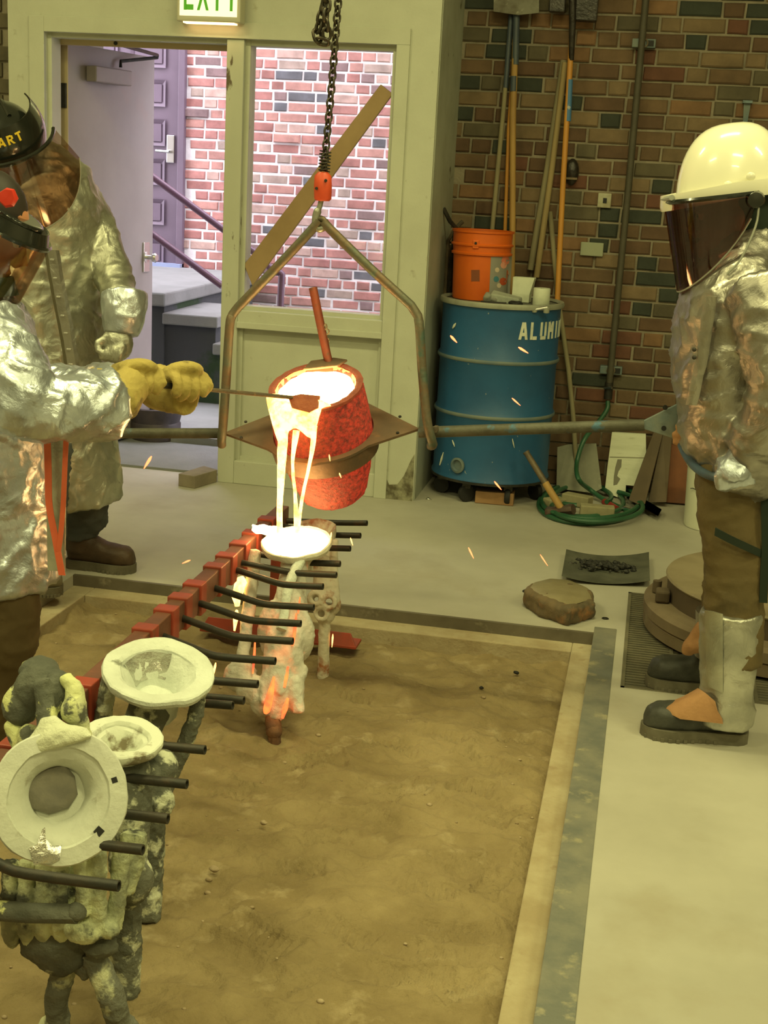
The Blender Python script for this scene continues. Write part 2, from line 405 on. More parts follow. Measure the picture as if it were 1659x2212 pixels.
YB = 6.92
wb = MB(); wb.bb((-1.05, YB, -.2), (4.2, YB+.4, CEIL)); wb.bb((-5.2, 6.33, -.2), (-3.075, 7.3, CEIL))
wall_back = wb.build('wall_back', M['mortar'], kind='structure', smooth=0)
n1 = brickwork(wall_back, -1.03, 2.0, .0, 3.0, YB, M['brick'], lambda x, z: x < .56 and z < 2.46 and not (x < -.4 and z < .96) and not (z < .3 and x < .1) and not (x > .22 and z < 1.0), .0743, .2045, .1035, .0105, 11, sink=.006)
lb = MB(); z = 1.2; k = 0                       # dark strip of brickwork left of the doorway
while z < 2.6:
    xx = -3.09-(.06 if k % 2 else .0)
    for q in range(2): lb.bb((xx-.19, 6.315, z), (xx, 6.34, z+.063)); xx -= .2
    z += .0743; k += 1
lb.build('far_bricks', M['brick'], wall_back, smooth=0, kind='stuff')

# ================================================================== painted partition with doorway and window
YF = 6.255; YD = YF+.13                        # front and back of the partition
XL, XD0, XD1, XW0, XW1, XR = -3.085, -2.90, -2.012, -1.93, -1.222, -1.03
wd_ = MB()
wd_.bb((XL, YF, 2.075), (XR, YD, CEIL))
wd_.bb((XL, YF, 0), (XD0, YD, 2.075)); wd_.bb((XW1, YF, 0), (XR, YB, 2.075)); wd_.bb((XW1, YD, 2.075), (XR, YB, CEIL))
wd_.bb((XL, YD, 2.16), (XW1, 7.3, CEIL)); wd_.bb((XL-.02, YD, 0), (XD0-.02, 7.0, 2.16))
partition = wd_.build('wall_doorway', M['white_paint'], kind='structure', smooth=0)
MB().bb((XD1, YF, 0), (XW0, YD, 2.075)).build('mullion', M['worn_paint'], partition, smooth=0, bevel=.003)
MB().bb((XW0, YF, .79), (XW1, YD, .85)).build('window_sill', M['white_paint'], partition, smooth=0, bevel=.004)
MB().bb((XW0, YF-.012, .765), (XW1, YF+.01, .795)).build('rail', M['white_paint'], partition, smooth=0, bevel=.003)
MB().bb((XW0, YF, 0), (XW1, YD, .115)).build('bottom_rail', M['white_paint'], partition, smooth=0, bevel=.004)
MB().bb((XW0, YF+.045, .1), (XW1, YF+.08, .8)).build('infill_panel', M['white_paint'], partition, smooth=0)
cs = MB()                                      # flat casing round doorway and window
for (x0, x1, z0, z1) in ((XL+.11, XD0, 0, 2.145), (XD0, XW1+.06, 2.075, 2.145), (XW1, XW1+.06, 0, 2.075)): cs.bb((x0, YF-.012, z0), (x1, YF+.004, z1))
cs.build('casing', M['white_paint'], partition, smooth=0, bevel=.002)
st = MB()                                      # stops inside the openings
st.bb((XD0, YF+.03, 0), (XD0+.02, YD, 2.075)); st.bb((XD0, YF+.036, 2.055), (XD1, YD, 2.077)); st.bb((XD1-.015, YF+.05, 0), (XD1+.002, YD, 2.06))
for (x0, x1, z0, z1) in ((XW0-.002, XW0+.022, .85, 2.075), (XW1-.022, XW1+.002, .85, 2.075), (XW0, XW1, 2.05, 2.077), (XW0, XW1, .848, .868),
                         (XW0-.002, XW0+.02, .115, .79), (XW1-.02, XW1+.002, .115, .79), (XW0, XW1, .113, .135)): st.bb((x0, YF+(.03 if z1-z0 > .1 else .034), z0), (x1, YD-.01, z1))
st.build('stop_bead', M['white_paint'], partition, smooth=0)
pt = MB()                                      # ragged bare patch at the foot of the corner
patch = [(-.19, .0), (-.19, .13), (-.165, .105), (-.14, .11), (-.12, .07), (-.08, .075), (-.05, .12), (-.02, .2), (-.005, .23), (-.003, 0)]
pt.prism(patch, (XR, YF-.003, 0), (1, 0, 0), (0, 0, 1), -.004)
pt.build('bare_patch', mat('bare_patch', (.30, .29, .20), (.10, .085, .05), 22, rough=.95, bump=.6), partition, smooth=0)
win = MB().bb((XW0+.02, YF+.072, .86), (XW1-.02, YF+.077, 2.055)).build('window_1', M['glass'], kind='structure', smooth=0)
MB().bb((XR-.002, YF+.02, 0), (XR+.004, YB-.014, 2.9)).build('return_face', mat('return_paint', (.42, .44, .37), (.34, .35, .28), 4, c3=(.1, .09, .06), sc3=8, lo3=.66, hi3=.7), partition, smooth=0)

# ---- the open door
H0 = P(149, 600, 6.43)*V3(1, 1, 0); fe = G(319, 121, 2.047); dv = unit((fe-H0)*V3(1, 1, 0)); nv = V3(dv[1], -dv[0], 0); DW = .80
door = thing('door_1', None, None, H0); tag(door, kind='structure')
def dpt(s, n, z): return H0+dv*s+nv*n+V3(0, 0, z)
rotd = np.stack([dv, nv, V3(0, 0, 1)], 1)
MB().box(dpt(DW/2, -.022, 1.035), (DW, .044, 2.02), rotd).build('leaf', M['door_grey'], door, smooth=0, bevel=.002)
MB().box(dpt(-.001, -.022, 1.035), (.004, .044, 2.02), rotd).build('edge_face', M['door_edge'], door, smooth=0)
for z in (.25, 1.32, 1.80): MB().box(dpt(-.006, -.03, z), (.012, .05, .115), rotd).build('hinge', M['black_metal'], door, smooth=0, bevel=.002)
MB().box(dpt(.31, .035, 1.915), (.33, .06, .075), rotd).build('door_closer', M['door_grey'], door, smooth=0, bevel=.006)
a0 = dpt(.42, .03, 1.965); a1 = dpt(.66, .10, 2.035); a2 = V3(XD0+.3, YF+.12, 2.045)
MB().tube([a0, a0+V3(0, 0, .03), a1, a1+V3(0, 0, .012), a2], .009, 8).build('closer_arm', M['black_metal'], door)
kn = MB(); kc = dpt(DW-.075, 0, 1.0); kn.lathe([(.03, 0), (.03, .012), (.012, .014), (.012, .045), (.024, .05), (.026, .062), (.018, .072)], kc, nv, 18)
kn.build('door_knob', M['chrome'], door)
MB().box(dpt(DW-.075, .004, 1.0), (.06, .012, .16), rotd).build('lock_plate', M['chrome'], door, smooth=0, bevel=.003)
MB().tube([dpt(.68, .0, .31), dpt(.68, .05, .31), dpt(.74, .09, .325)], .012, 8).build('door_stop', M['black_metal'], door)

MB().bb((XD0-.03, 6.41, 0), (P(136, 600, 6.45)[0]-.004, 6.47, 2.075)).build('hinge_gap_shade', M['dark'], partition, smooth=0)  # black box stands in for the dark void beside the hinges
MB().bb((XD0, YD-.002, 2.03), (XD1, YD+.02, 2.08)).build('head_strip', M['door_edge'], partition, smooth=0)  # thin tan strip along the back of the door head
# ---- EXIT sign over the mullion
sx0, sx1, sz0 = -2.225, -1.925, 2.135
sgn = thing('exit_sign', 'lit cream EXIT sign with green letters above the doorway', 'sign', (-2.075, YF-.06, sz0))
MB().bb((sx0, YF-.085, sz0), (sx1, YF-.012, sz0+.24)).build('case', mat('sign_case', (.5, .48, .36), rough=.4), sgn, smooth=0, bevel=.006)
face = mat('sign_face', (.9, .85, .6), emit=(1, .90, .50), estr=1.15)
MB().bb((sx0+.016, YF-.089, sz0+.024), (sx1-.016, YF-.084, sz0+.222)).build('lit_face', face, sgn, smooth=0)
MB().bb((sx0+.03, YF-.08, sz0-.006), (sx1-.03, YF-.03, sz0+.002)).build('down_light', mat('sign_down', (1, .8, .5), emit=(1, .62, .25), estr=4), sgn, smooth=0)
lt = lettering(MB(), 'EXIT', lambda u, v, d: V3(sx0+.034+u*.085, YF-.0895-d, sz0+.048+v*.155), wd=.15, gap=.78)
lt.build('letters', mat('sign_green', (.06, .3, .02), emit=(.14, .5, .02), estr=.35), sgn, smooth=0)

# ================================================================== outside the door
YO = 10.0
wall_out = MB().bb((-9, YO, -.3), (4, YO+.3, 4.6)).build('wall_outside', M['mortar_out'], kind='structure', smooth=0)
n2 = brickwork(wall_out, -3.5, .5, .05, 4.4, YO, M['brick_out'], lambda x, z: (-3.55 < x < -3.22 and z > .7 or -3.12 < x < -1.86 and z > .45) and z < 2.45, .0737, .2115, .107, .0135, 31, sink=.0105)
out = MB().bb((-9, 7.02, -.3), (4, 10.0, .05)); outg = out.build('floor_outside', M['stone_out'], kind='structure', smooth=0)
MB().bb((XD0, YD, -.1), (XD1, 7.02, .012)).build('threshold', M['stone_out'], partition, smooth=0)
land = thing('landing', 'grey concrete landing with thick slab edge and mossy dark side, outside the door', 'steps', (-3.6, 9, .05))
xc = -2.93
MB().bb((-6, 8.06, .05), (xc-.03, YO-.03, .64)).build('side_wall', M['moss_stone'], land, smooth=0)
MB().bb((-6, 7.99, .64), (xc, YO-.03, .725)).build('slab', M['stone_out'], land, smooth=0, bevel=.012)
for i in range(3):
    zt = .60-.165*i; x0 = xc-.03+.33*i
    MB().bb((x0, 8.02, zt-.07), (x0+.36, 8.8, zt)).build('tread', M['stone_out'], land, smooth=0, bevel=.008)
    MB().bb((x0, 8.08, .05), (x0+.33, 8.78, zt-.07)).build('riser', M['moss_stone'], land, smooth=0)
hr = thing('handrail', 'purple pipe handrail with two sloping bars beside the landing steps', 'railing', (-2.6, 8.1, .05))
ra, rb = P(300, 360, 8.1), P(565, 557, 8.1)
MB().tube([ra-V3(.8, 0, -.5), ra, rb], .021, 10).build('top_bar', M['purple_rail'], hr)
rc, rd = P(310, 492, 8.1), P(480, 618, 8.1)
MB().tube([rc-V3(.8, 0, -.5), rc, rd], .021, 10).build('lower_bar', M['purple_rail'], hr)
re = P(608, 592, 8.1)
MB().tube(spline([rb-V3(.06, 0, -.04), rb, re-V3(.05, 0, -.012), re, re-V3(0, 0, .1), V3(re[0], 8.1, .05)], 4), .021, 10).build('end_post', M['purple_rail'], hr)
MB().tube([V3(ra[0]-.3, 8.1, .7), ra+V3(-.3, 0, .19)], .02, 10).build('post', M['purple_rail'], hr)

# purple panelled door in the outer wall
dx1 = P(402, 300, YO)[0]; dx0 = dx1-.95
pd = thing('door_2', None, None, (dx0+.47, YO, .72)); tag(pd, kind='structure')
MB().bb((dx0, YO-.012, .72), (dx1-.052, YO+.02, 2.9)).build('leaf', M['purple'], pd, smooth=0)
fr = MB(); fr.bb((dx1-.05, YO-.05, .72), (dx1, YO+.02, 2.95)); fr.bb((dx0-.05, YO-.05, .72), (dx0, YO+.02, 2.95)); fr.build('frame', M['purple'], pd, smooth=0, bevel=.004)
zc = [P(350, y, YO)[2] for y in (545, 458, 372, 287, 202, 118, 34)]
for z in zc:
    for (x0, x1) in ((dx0+.1, dx0+.42), (dx1-.43, dx1-.155)):
        pn = MB(); g = .095
        pn.rings([[V3(x0, YO-.03, z-g), V3(x1, YO-.03, z-g), V3(x1, YO-.03, z+g), V3(x0, YO-.03, z+g)], [V3(x0+.03, YO-.012, z-g+.03), V3(x1-.03, YO-.012, z-g+.03), V3(x1-.03, YO-.012, z+g-.03), V3(x0+.03, YO-.012, z+g-.03)]], cap=False)
        pn.bb((x0+.032, YO-.022, z-g+.032), (x1-.032, YO-.008, z+g-.032)); pn.build('panel', M['purple'], pd, smooth=0)
lc = P(371, 322, YO)
MB().bb((lc[0]-.03, YO-.03, lc[2]-.1), (lc[0]+.03, YO-.01, lc[2]+.1)).build('lock_plate', M['chrome'], pd, smooth=0, bevel=.004)
MB().tube([lc+V3(0, -.03, -.02), lc+V3(0, -.07, -.02), lc+V3(-.1, -.07, -.018)], .011, 8).build('lever', M['chrome'], pd)
MB().bb((dx0, YO-.1, .725), (dx1, YO-.012, .75)).build('threshold', mat('thresh_blue', (.25, .3, .45), rough=.4), pd, smooth=0)
# ================================================================== sand in the pit
M['sand'] = mat('sand', (.32, .245, .128), (.225, .165, .08), 4.2, lo=.36, hi=.62, det=6, c3=(.40, .32, .19), sc3=9, lo3=.58, hi3=.74, rough=.95, bump=.7, bsc=60, bdist=.012)
sx = (PIT[0]+.02, PIT[1]-.055); sy = (PIT[2]+.03, PIT[3]-.03); nx, ny = 300, 470
PRINTS = []
prr = random.Random(12)
SPOTS = [(845, 1605, 5), (960, 1585, -15), (1030, 1625, -25), (1060, 1905, 75), (1000, 2010, 20), (900, 2100, 10), (700, 1800, 30), (640, 1870, 15), (760, 1500, -10), (1090, 1760, 60), (930, 1915, -5), (660, 2110, 40), (1020, 1700, -8), (480, 1700, 5), (560, 2020, -30),
         (1120, 1590, 10), (820, 1760, -35), (1000, 1860, 15), (960, 2060, 0), (1010, 2130, 30), (740, 2010, -20), (870, 1700, 50), (1080, 1660, -40), (680, 1640, 25)]
for (px, py, ang) in SPOTS:
    q = G(px, py, -.09); PRINTS.append((q[0], q[1], math.cos(R(ang)), math.sin(R(ang)), prr.uniform(.13, .2), prr.uniform(.6, 1.1)))
def sand_h(x, y):
    v = Vector((x, y, 0)); h = -.100
    h += .016*noise.noise(v*2.3)+.013*noise.fractal(v*6, 1, 2, 4)+.003*noise.fractal(v*24, .8, 2, 3)
    r = 1-abs(noise.noise(Vector((x*5, y*9, 3))))*2; h += .010*max(0, r)**3
    d = min(x-sx[0], sx[1]-x); h += -.012*math.exp(-max(0, sx[1]-x)/.02)
    h += .014*math.exp(-max(0, sy[1]-y)/.13)*(.7+noise.noise(v*7)) + .045*math.exp(-max(0, x-sx[0])/.12)*(.7+noise.noise(v*8))
    for (cx, cy, c, s_, ln, am) in PRINTS:
        a = (x-cx)*c+(y-cy)*s_; b = -(x-cx)*s_+(y-cy)*c; wv = .042*(1-.2*math.cos(a/ln*6))
        if abs(a) < ln*.75 and abs(b) < .1:
            e = max((abs(a)/(ln/2))**4, (abs(b)/wv)**4)
            if e < 1: h += am*(-.009*(1-e)+.0055*(1 if (a*52+.3*math.sin(b*60)) % 1 < .45 else -1)*(1-e))
            elif e < 2.6: h += am*.006*(2.6-e)/1.6
    return h
sv = []; 
for j in range(ny+1):
    for i in range(nx+1):
        x = sx[0]+(sx[1]-sx[0])*i/nx; y = sy[0]+(sy[1]-sy[0])*j/ny; sv.append((x, y, sand_h(x, y)))
sm = MB(); sm.v = sv; sm.f = [(j*(nx+1)+i, j*(nx+1)+i+1, (j+1)*(nx+1)+i+1, (j+1)*(nx+1)+i) for j in range(ny) for i in range(nx)]
sm.build('sand', M['sand'], smooth=180, label='brown foundry sand with boot prints filling the floor pit', cat='sand', kind='stuff')
M['pebble'] = mat('pebble', (.42, .33, .22), (.25, .18, .1), 30, rough=.9)
gr = MB(); rnd = random.Random(5)
for k in range(170):
    x = rnd.uniform(*sx); y = rnd.uniform(*sy); r = rnd.choice((.002, .003, .003, .004, .005, .007)); gr.ell((x, y, sand_h(x, y)+r*.3), (r*1.3, r, r*.7), n=6, m=4)
gr.build('grit', M['pebble'], smooth=60, label='small stones and grit scattered over the pit sand', cat='grit', kind='stuff')
def lump(px, py, r, name, mt, label, z=None, cat='stone', sq=.7, seed=0, group=None):
    q = G(px, py, -.085 if z is None else z); mb = MB(); mb.ell((q[0], q[1], q[2]+r*sq*.6), (r*1.3, r, r*sq), n=12, m=8); mb.jit(r*.35, .7/r); return mb.build(name, mt, label=label, cat=cat, group=group)
lump(1115, 1455, .008, 'charcoal_bit', M['dark'], 'small black lump on the sand near the far right pit corner', cat='charcoal')
lump(1040, 1487, .006, 'charcoal_bit', M['dark'], 'tiny dark crumb on the sand left of the black lump', cat='charcoal')
lump(1137, 1279, .012, 'charcoal_bit', M['dark'], 'black crumb on the floor behind the flat stone', z=0, cat='charcoal')
lump(1308, 1337, .011, 'charcoal_bit', M['black_metal'], 'thin dark flake on the floor right of the flat stone', z=0, cat='charcoal', sq=.3)
lump(570, 1780, .008, 'pebble', M['pebble'], 'pale pebble on the sand right of the white moulds')
lump(462, 1880, .009, 'pebble', M['pebble'], 'pale pebble on the sand near the left front of the pit')

# ================================================================== the rack that holds the moulds
M['rack_red'] = mat('rack_red', (.36, .055, .03), (.24, .05, .03), 9, c3=(.16, .07, .04), sc3=20, lo3=.6, hi3=.72, rough=.5)
M['rack_brown'] = mat('rack_brown', (.17, .065, .04), (.12, .05, .03), 10, c3=(.30, .10, .06), sc3=14, lo3=.6, hi3=.75, rough=.55)
M['rod_iron'] = mat('rod_iron', (.03, .03, .026), (.05, .042, .032), 14, c3=(.075, .042, .025), sc3=25, lo3=.6, hi3=.75, rough=.5, metal=.3, bump=.15)
ZT = .41
bA, bB = G(596, 1112, ZT), V3(-1.135, 1.75, ZT); bA = V3(-1.165, 4.36, ZT)
rack = thing('mould_rack', 'long low red-brown steel rack with black side rods standing in the sand pit', 'rack', (-1.15, 3.1, -.085))
def bx(y): return bA[0]+(bB[0]-bA[0])*(bA[1]-y)/(bA[1]-bB[1])
rb_ = MB(); BW, BH = .042, .075
rb_.bar(bA-V3(0, 0, BH/2), bB-V3(0, 0, BH/2), BH, BW, side=(0, 0, 1)) if 0 else None
rb_.add([bA+V3(-BW/2, 0, 0), bA+V3(BW/2, 0, 0), bA+V3(BW/2, 0, -BH), bA+V3(-BW/2, 0, -BH), bB+V3(-BW/2, 0, 0), bB+V3(BW/2, 0, 0), bB+V3(BW/2, 0, -BH), bB+V3(-BW/2, 0, -BH)],
        [(0, 1, 2, 3), (4, 7, 6, 5), (0, 4, 5, 1), (1, 5, 6, 2), (2, 6, 7, 3), (3, 7, 4, 0)])
rb_.build('beam', M['rack_brown'], rack, smooth=0, bevel=.003)
CL = [(577, 1120), (547, 1150), (523, 1174), (497, 1200), (473, 1223), (437, 1262), (406, 1290), (380, 1317), (337, 1358), (200, 1476)]
cys = [G(px, py, ZT+.003)[1] for px, py in CL]+[2.3, 2.05]
for y in cys:
    MB().box((bx(y), y, ZT-BH/2+.0), (BW+.014, .048, BH+.014)).build('sleeve', M['rack_red'], rack, smooth=0, bevel=.003)
RODS = [(793, 1130), (779, 1157), (757, 1185), (735, 1218), (727, 1242), (698, 1267), (678, 1312), (650, 1347), (633, 1385), (595, 1428), (557, 1478), (527, 1513), (503, 1524), (443, 1620), (404, 1694), (363, 1769), (309, 1836), (257, 1914)]
for i, (px, py) in enumerate(RODS):
    e = G(px, py, .375); y0 = e[1]+(.10 if i in (5, 6, 7, 8, 9, 17) else .05); y0 = min(y0, 4.33)
    s0 = V3(bx(y0)+.02, y0, .365); md = V3(-.965, e[1]+.012, .363)
    MB().tube(spline([s0, s0+(md-s0)*.5, md-(md-s0)*.15, md+(e-md)*.15, e], 3), .0098, 10, hollow=.0068).build('rod', M['rod_iron'], rack)
for (yy, nm) in ((4.33, 0), (1.83, 1)):
    f0 = MB()
    zf = -.045; f0.prism([(-.28, 0), (.28, 0), (.255, .05), (-.255, .05)], (bx(yy)+.01, yy-.03, zf-.008), (1, 0, 0), (0, .35, .95), -.012)
    f0.bb((bx(yy)-.27, yy-.03, zf-.012), (bx(yy)+.29, yy+.06, zf-.002))
    f0.build('foot', M['rack_red'], rack, smooth=0, bevel=.002)
    MB().bb((bx(yy)-.025, yy-.02, zf-.005), (bx(yy)+.025, yy+.03, ZT-BH)).build('leg', M['rack_red'], rack, smooth=0, bevel=.003)

# ================================================================== ceramic shell moulds
M['shell_white'] = mat('shell_white', (.68, .72, .66), (.58, .61, .55), 9, c3=(.24, .25, .2), sc3=13, lo3=.60, hi3=.68, rough=.95, bump=.5, bsc=70)
M['shell_grey'] = mat('shell_grey', (.11, .115, .095), (.19, .195, .16), 9, c3=(.64, .66, .52), sc3=22, lo3=.52, hi3=.60, rough=.95, bump=.7, bsc=80)
M['shell_yellow'] = mat('shell_yellow', (.66, .70, .46), (.25, .265, .19), 7, lo=.47, hi=.60, c3=(.085, .09, .075), sc3=11, lo3=.55, hi3=.60, rough=.95, bump=.8, bsc=70)
M['shell_dark'] = mat('shell_dark', (.085, .09, .075), (.14, .145, .12), 10, c3=(.64, .66, .32), sc3=9, lo3=.565, hi3=.59, rough=.95, bump=.6, bsc=80)
M['plug'] = mat('plug', (.22, .205, .17), (.17, .16, .14), 30, rough=.9, bump=.3)
M['foil_bit'] = mat('foil_bit', (.75, .75, .72), rough=.22, metal=1, bump=.5, bsc=40)
M['cup_in'] = mat('cup_in', (.66, .69, .60), (.58, .61, .52), 8, c3=(.20, .17, .11), sc3=12, lo3=.54, hi3=.62, rough=.9, bump=.2)
def cup(root, c, ax, R0, mt, name='pouring_cup', depth=.07, inner=.6, neck=.45, wob=.05, sq=(1, 1), th=.02, bowl=1):
    """funnel with a wide flat rim; ax points out of the mouth"""
    ax = unit(ax); mb = MB()
    prof = [(R0*neck*.9, -depth-.05), (R0*neck, -depth), (R0*.8, -th-.010), (R0*.975, -th), (R0, -th*.4), (R0*.985, .001), (R0*.95, .003), (R0*inner*1.12, .001), (R0*inner*1.02, -.004), (R0*inner, -.008), (R0*inner*.85, -.02*bowl), (R0*inner*.62, -.05*bowl), (R0*inner*.5, -.075*bowl), (.004, -.078*bowl)]
    mb.lathe(prof, c, ax, 44, sq=sq, wob=wob); mb.jit(.0025, 30); mb.jit(.0015, 90)
    return mb.build(name, mt, root, smooth=28)

# -- nearest mould: wide flange facing the camera, grey lumps behind, fluted body below
ax4 = unit(EYE+V3(.2, -.1, -.2)-P(130, 1720, 2.03)); c4 = P(128, 1722, 2.03)
m4 = thing('shell_mould', 'nearest ceramic shell mould with big round white flange plugged by a grey stone', 'mould', (c4[0], c4[1]+.05, -.08))
u4 = unit(np.cross(V3(0, 0, 1), ax4)); v4 = np.cross(ax4, u4); R4 = .099*c4[1]/2.03
fl = MB(); R4 = np.linalg.norm(P(262, 1705, 2.03)-c4)
fl.lathe([(R4*.5, -.11), (R4*.62, -.05), (R4*.94, -.022), (R4*1.0, -.018), (R4*1.005, -.004), (R4*.985, .001), (R4*.86, .0025), (R4*.74, .003), (R4*.725, -.001), (R4*.715, -.004), (R4*.66, -.006), (R4*.56, -.014), (R4*.48, -.028), (R4*.43, -.044), (R4*.40, -.056), (.003, -.057)], c4, ax4, 56, wob=.04); fl.jit(.0015, 60)
flange = fl.build('flange', mat('flange_white', (.64, .665, .60), (.56, .58, .52), 5, c3=(.40, .39, .32), sc3=24, lo3=.62, hi3=.74, rough=.9, bump=.3, bsc=45), m4, smooth=22)
pk = MB(); pk.lathe([(.003, -.006), (.036, -.004), (.044, 0), (.040, .006), (.028, .009), (.003, .0095)], c4-ax4*.05+v4*.012-u4*.008, ax4, 9, wob=.25); pk.jit(.004, 25)
pk.build('stone_plug', M['plug'], m4, smooth=50)
for (px, py, a_, s_) in ((122, 1590, 20, .009), (247, 1685, 15, .009), (214, 1796, 45, .0125)):
    d = _ray(px, py); t_ = np.dot(c4+ax4*.001-EYE, ax4)/np.dot(d, ax4); q = EYE+d*t_; ca, sa = math.cos(R(a_)), math.sin(R(a_))
    MB().box(q-ax4*.002, (s_*1.1, s_*1.1, .008), np.stack([u4*ca+v4*sa, -u4*sa+v4*ca, ax4], 1)).build('socket_hole', M['dark'], flange, smooth=0)
dr = MB()
pts = [(86, 1755), (88, 1790), (92, 1800), (78, 1830), (100, 1850)]
def on4(px, py, o=.004):
    d = _ray(px, py); return EYE+d*(np.dot(c4+ax4*o-EYE, ax4)/np.dot(d, ax4))
pg = [(62, 1832), (80, 1822), (90, 1792), (96, 1786), (97, 1812), (113, 1828), (134, 1826), (130, 1858), (112, 1868), (88, 1864), (72, 1868)]
lo_, hi_ = [on4(*q, .001) for q in pg], [on4(*q, .005) for q in pg]; cx_ = on4(100, 1842, .010); n_ = len(pg)
dr.add(lo_+hi_+[cx_], [tuple(range(n_))[::-1]]+[(k, (k+1) % n_, n_+(k+1) % n_, n_+k) for k in range(n_)]+[(n_+k, n_+(k+1) % n_, 2*n_) for k in range(n_)]); dr.jit(.0025, 90)
dr.build('metal_drip', M['foil_bit'], flange, smooth=60, label='splash of bright solid metal on the flange')
def p4(px, py, dy): return P(px, py, 2.03+dy)
up = MB()
up.ell(p4(92, 1478, .16), (.036, .045, .042)); up.ell(p4(48, 1522, .15), (.032, .04, .038)); up.ell(p4(125, 1500, .14), (.026, .035, .045)); up.ell(p4(85, 1445, .19), (.034, .04, .018)); up.ell(p4(70, 1490, .15), (.03, .035, .04))
up.tube([p4(92, 1470, .11), p4(97, 1520, .095), p4(105, 1570, .08), p4(125, 1640, .06)], [.015, .016, .018, .02], 10)
up.blob(.005, 2, crease(.003, 16, amp2=.002, sc2=60)).build('upper_body', M['shell_dark'], m4)
M['shell_paste'] = mat('shell_paste', (.68, .70, .55), (.6, .62, .48), 9, c3=(.10, .10, .085), sc3=16, lo3=.62, hi3=.66, rough=.95, bump=.7, bsc=60)
ps = MB(); ps.loft([(p4(105, 1548, .055), .012, .012), (p4(108, 1575, .05), .03, .022), (p4(112, 1600, .035), .062, .026), (p4(118, 1620, .03), .075, .02)], n=18); ps.jit(.006, 40); ps.blob(.005, 2, crease(.002, 25)).build('paste_collar', M['shell_paste'], m4)
vt = MB(); vt.tube(spline([p4(140, 1462, .13), p4(160, 1490, .12), p4(163, 1530, .115), p4(172, 1565, .115), p4(196, 1612, .11), p4(222, 1655, .10)], 4), [.012]*4+[.017]*4+[.018]*5+[.013]*8, 10); vt.ell(p4(158, 1535, .10), (.02, .02, .026)); vt.ell(p4(62, 1590, .11), (.02, .02, .022)); vt.tube([p4(25, 1560, .13), p4(35, 1590, .12), p4(55, 1640, .1)], .014, 8)
vt.blob(.005, 2, crease(.003, 22)).build('vent', mat('shell_vent', (.66, .68, .34), (.58, .6, .40), 9, c3=(.12, .125, .10), sc3=12, lo3=.55, hi3=.59, rough=.95, bump=.6, bsc=60), m4)
lo = MB()
lo.loft([(p4(140, 1830, .12), .07, .05), (p4(140, 1900, .11), .078, .05), (p4(132, 1960, .11), .083, .05), (p4(128, 2030, .11), .078, .05)], n=24)
for k, px in enumerate((18, 55, 92, 128)): lo.tube([p4(px+6, 1860, .05), p4(px, 1950, .035), p4(px+4, 2015, .05), p4(px+10, 2040, .07)], [.014, .0145, .0145, .009], 10)
lo.tube([p4(172, 1850, .04), p4(178, 1920, .03), p4(176, 1975, .03)], [.013, .011, .013], 9); lo.tube([p4(214, 1838, .05), p4(212, 1920, .045), p4(214, 2000, .05)], .0145, 9); lo.tube([p4(262, 1830, .1), p4(256, 1930, .085), p4(244, 2010, .07)], .016, 9)
lo.tube([p4(290, 1800, .14), p4(285, 1860, .13), p4(272, 1930, .11)], [.024, .022, .015], 9)
lo.ell(p4(236, 2008, .05), (.019, .019, .016)); lo.ell(p4(182, 2008, .04), (.038, .028, .024))
lo.blob(.0048, 1, crease(.002, 22, amp2=.002, sc2=70)).build('lower_body', M['shell_yellow'], m4)
bw = MB(); bw.loft([(p4(128, 1995, .1), .080, .055), (p4(132, 2030, .095), .080, .055), (p4(150, 2066, .09), .05, .042), (p4(165, 2085, .09), .03, .03)], n=22); bw.ell(p4(215, 2040, .075), (.035, .03, .024)); bw.jit(.004, 30); bw.blob(.005, 2, crease(.003, 22, amp2=.002, sc2=70)).build('base_bowl', mat('shell_bowl', (.085, .09, .075), (.14, .145, .12), 10, c3=(.5, .52, .38), sc3=14, lo3=.60, hi3=.66, rough=.95, bump=.7, bsc=70), m4)
M['shell_leg'] = mat('shell_leg', (.15, .155, .13), (.22, .225, .19), 9, c3=(.64, .66, .46), sc3=8, lo3=.51, hi3=.57, rough=.95, bump=.8, bsc=70)
for pts, r_ in (([p4(145, 2060, .095), p4(132, 2110, .1), p4(122, 2165, .1), p4(130, 2250, .11), V3(*p4(135, 2262, .11)[:2], -.1)], .021), ([p4(200, 2055, .09), p4(222, 2110, .085), p4(246, 2165, .08), p4(262, 2250, .1), V3(*p4(270, 2262, .1)[:2], -.1)], .022)):
    lg4 = MB(); lg4.tube(spline(pts, 4), r_, 10); lg4.ell(pts[3]+V3(.008*(1 if r_ > .0215 else -2), 0, .03), (.026, .026, .022)); 
    if r_ < .0215: lg4.tube([p4(160, 2065, .09), p4(182, 2098, .095), p4(205, 2062, .09)], .019, 8)
    lg4.blob(.005, 2, crease(.0035, 20, amp2=.002, sc2=60)).build('leg', M['shell_leg'], m4)
hb = MB(); hb.tube([p4(-30, 1965, -.015), p4(60, 1972, -.02), p4(165, 1975, -.02)], [.019, .02, .017], 10); hb.ell(p4(168, 1970, -.02), .017); hb.jit(.005, 30)
hb.build('cross_sprue', M['shell_dark'], m4)

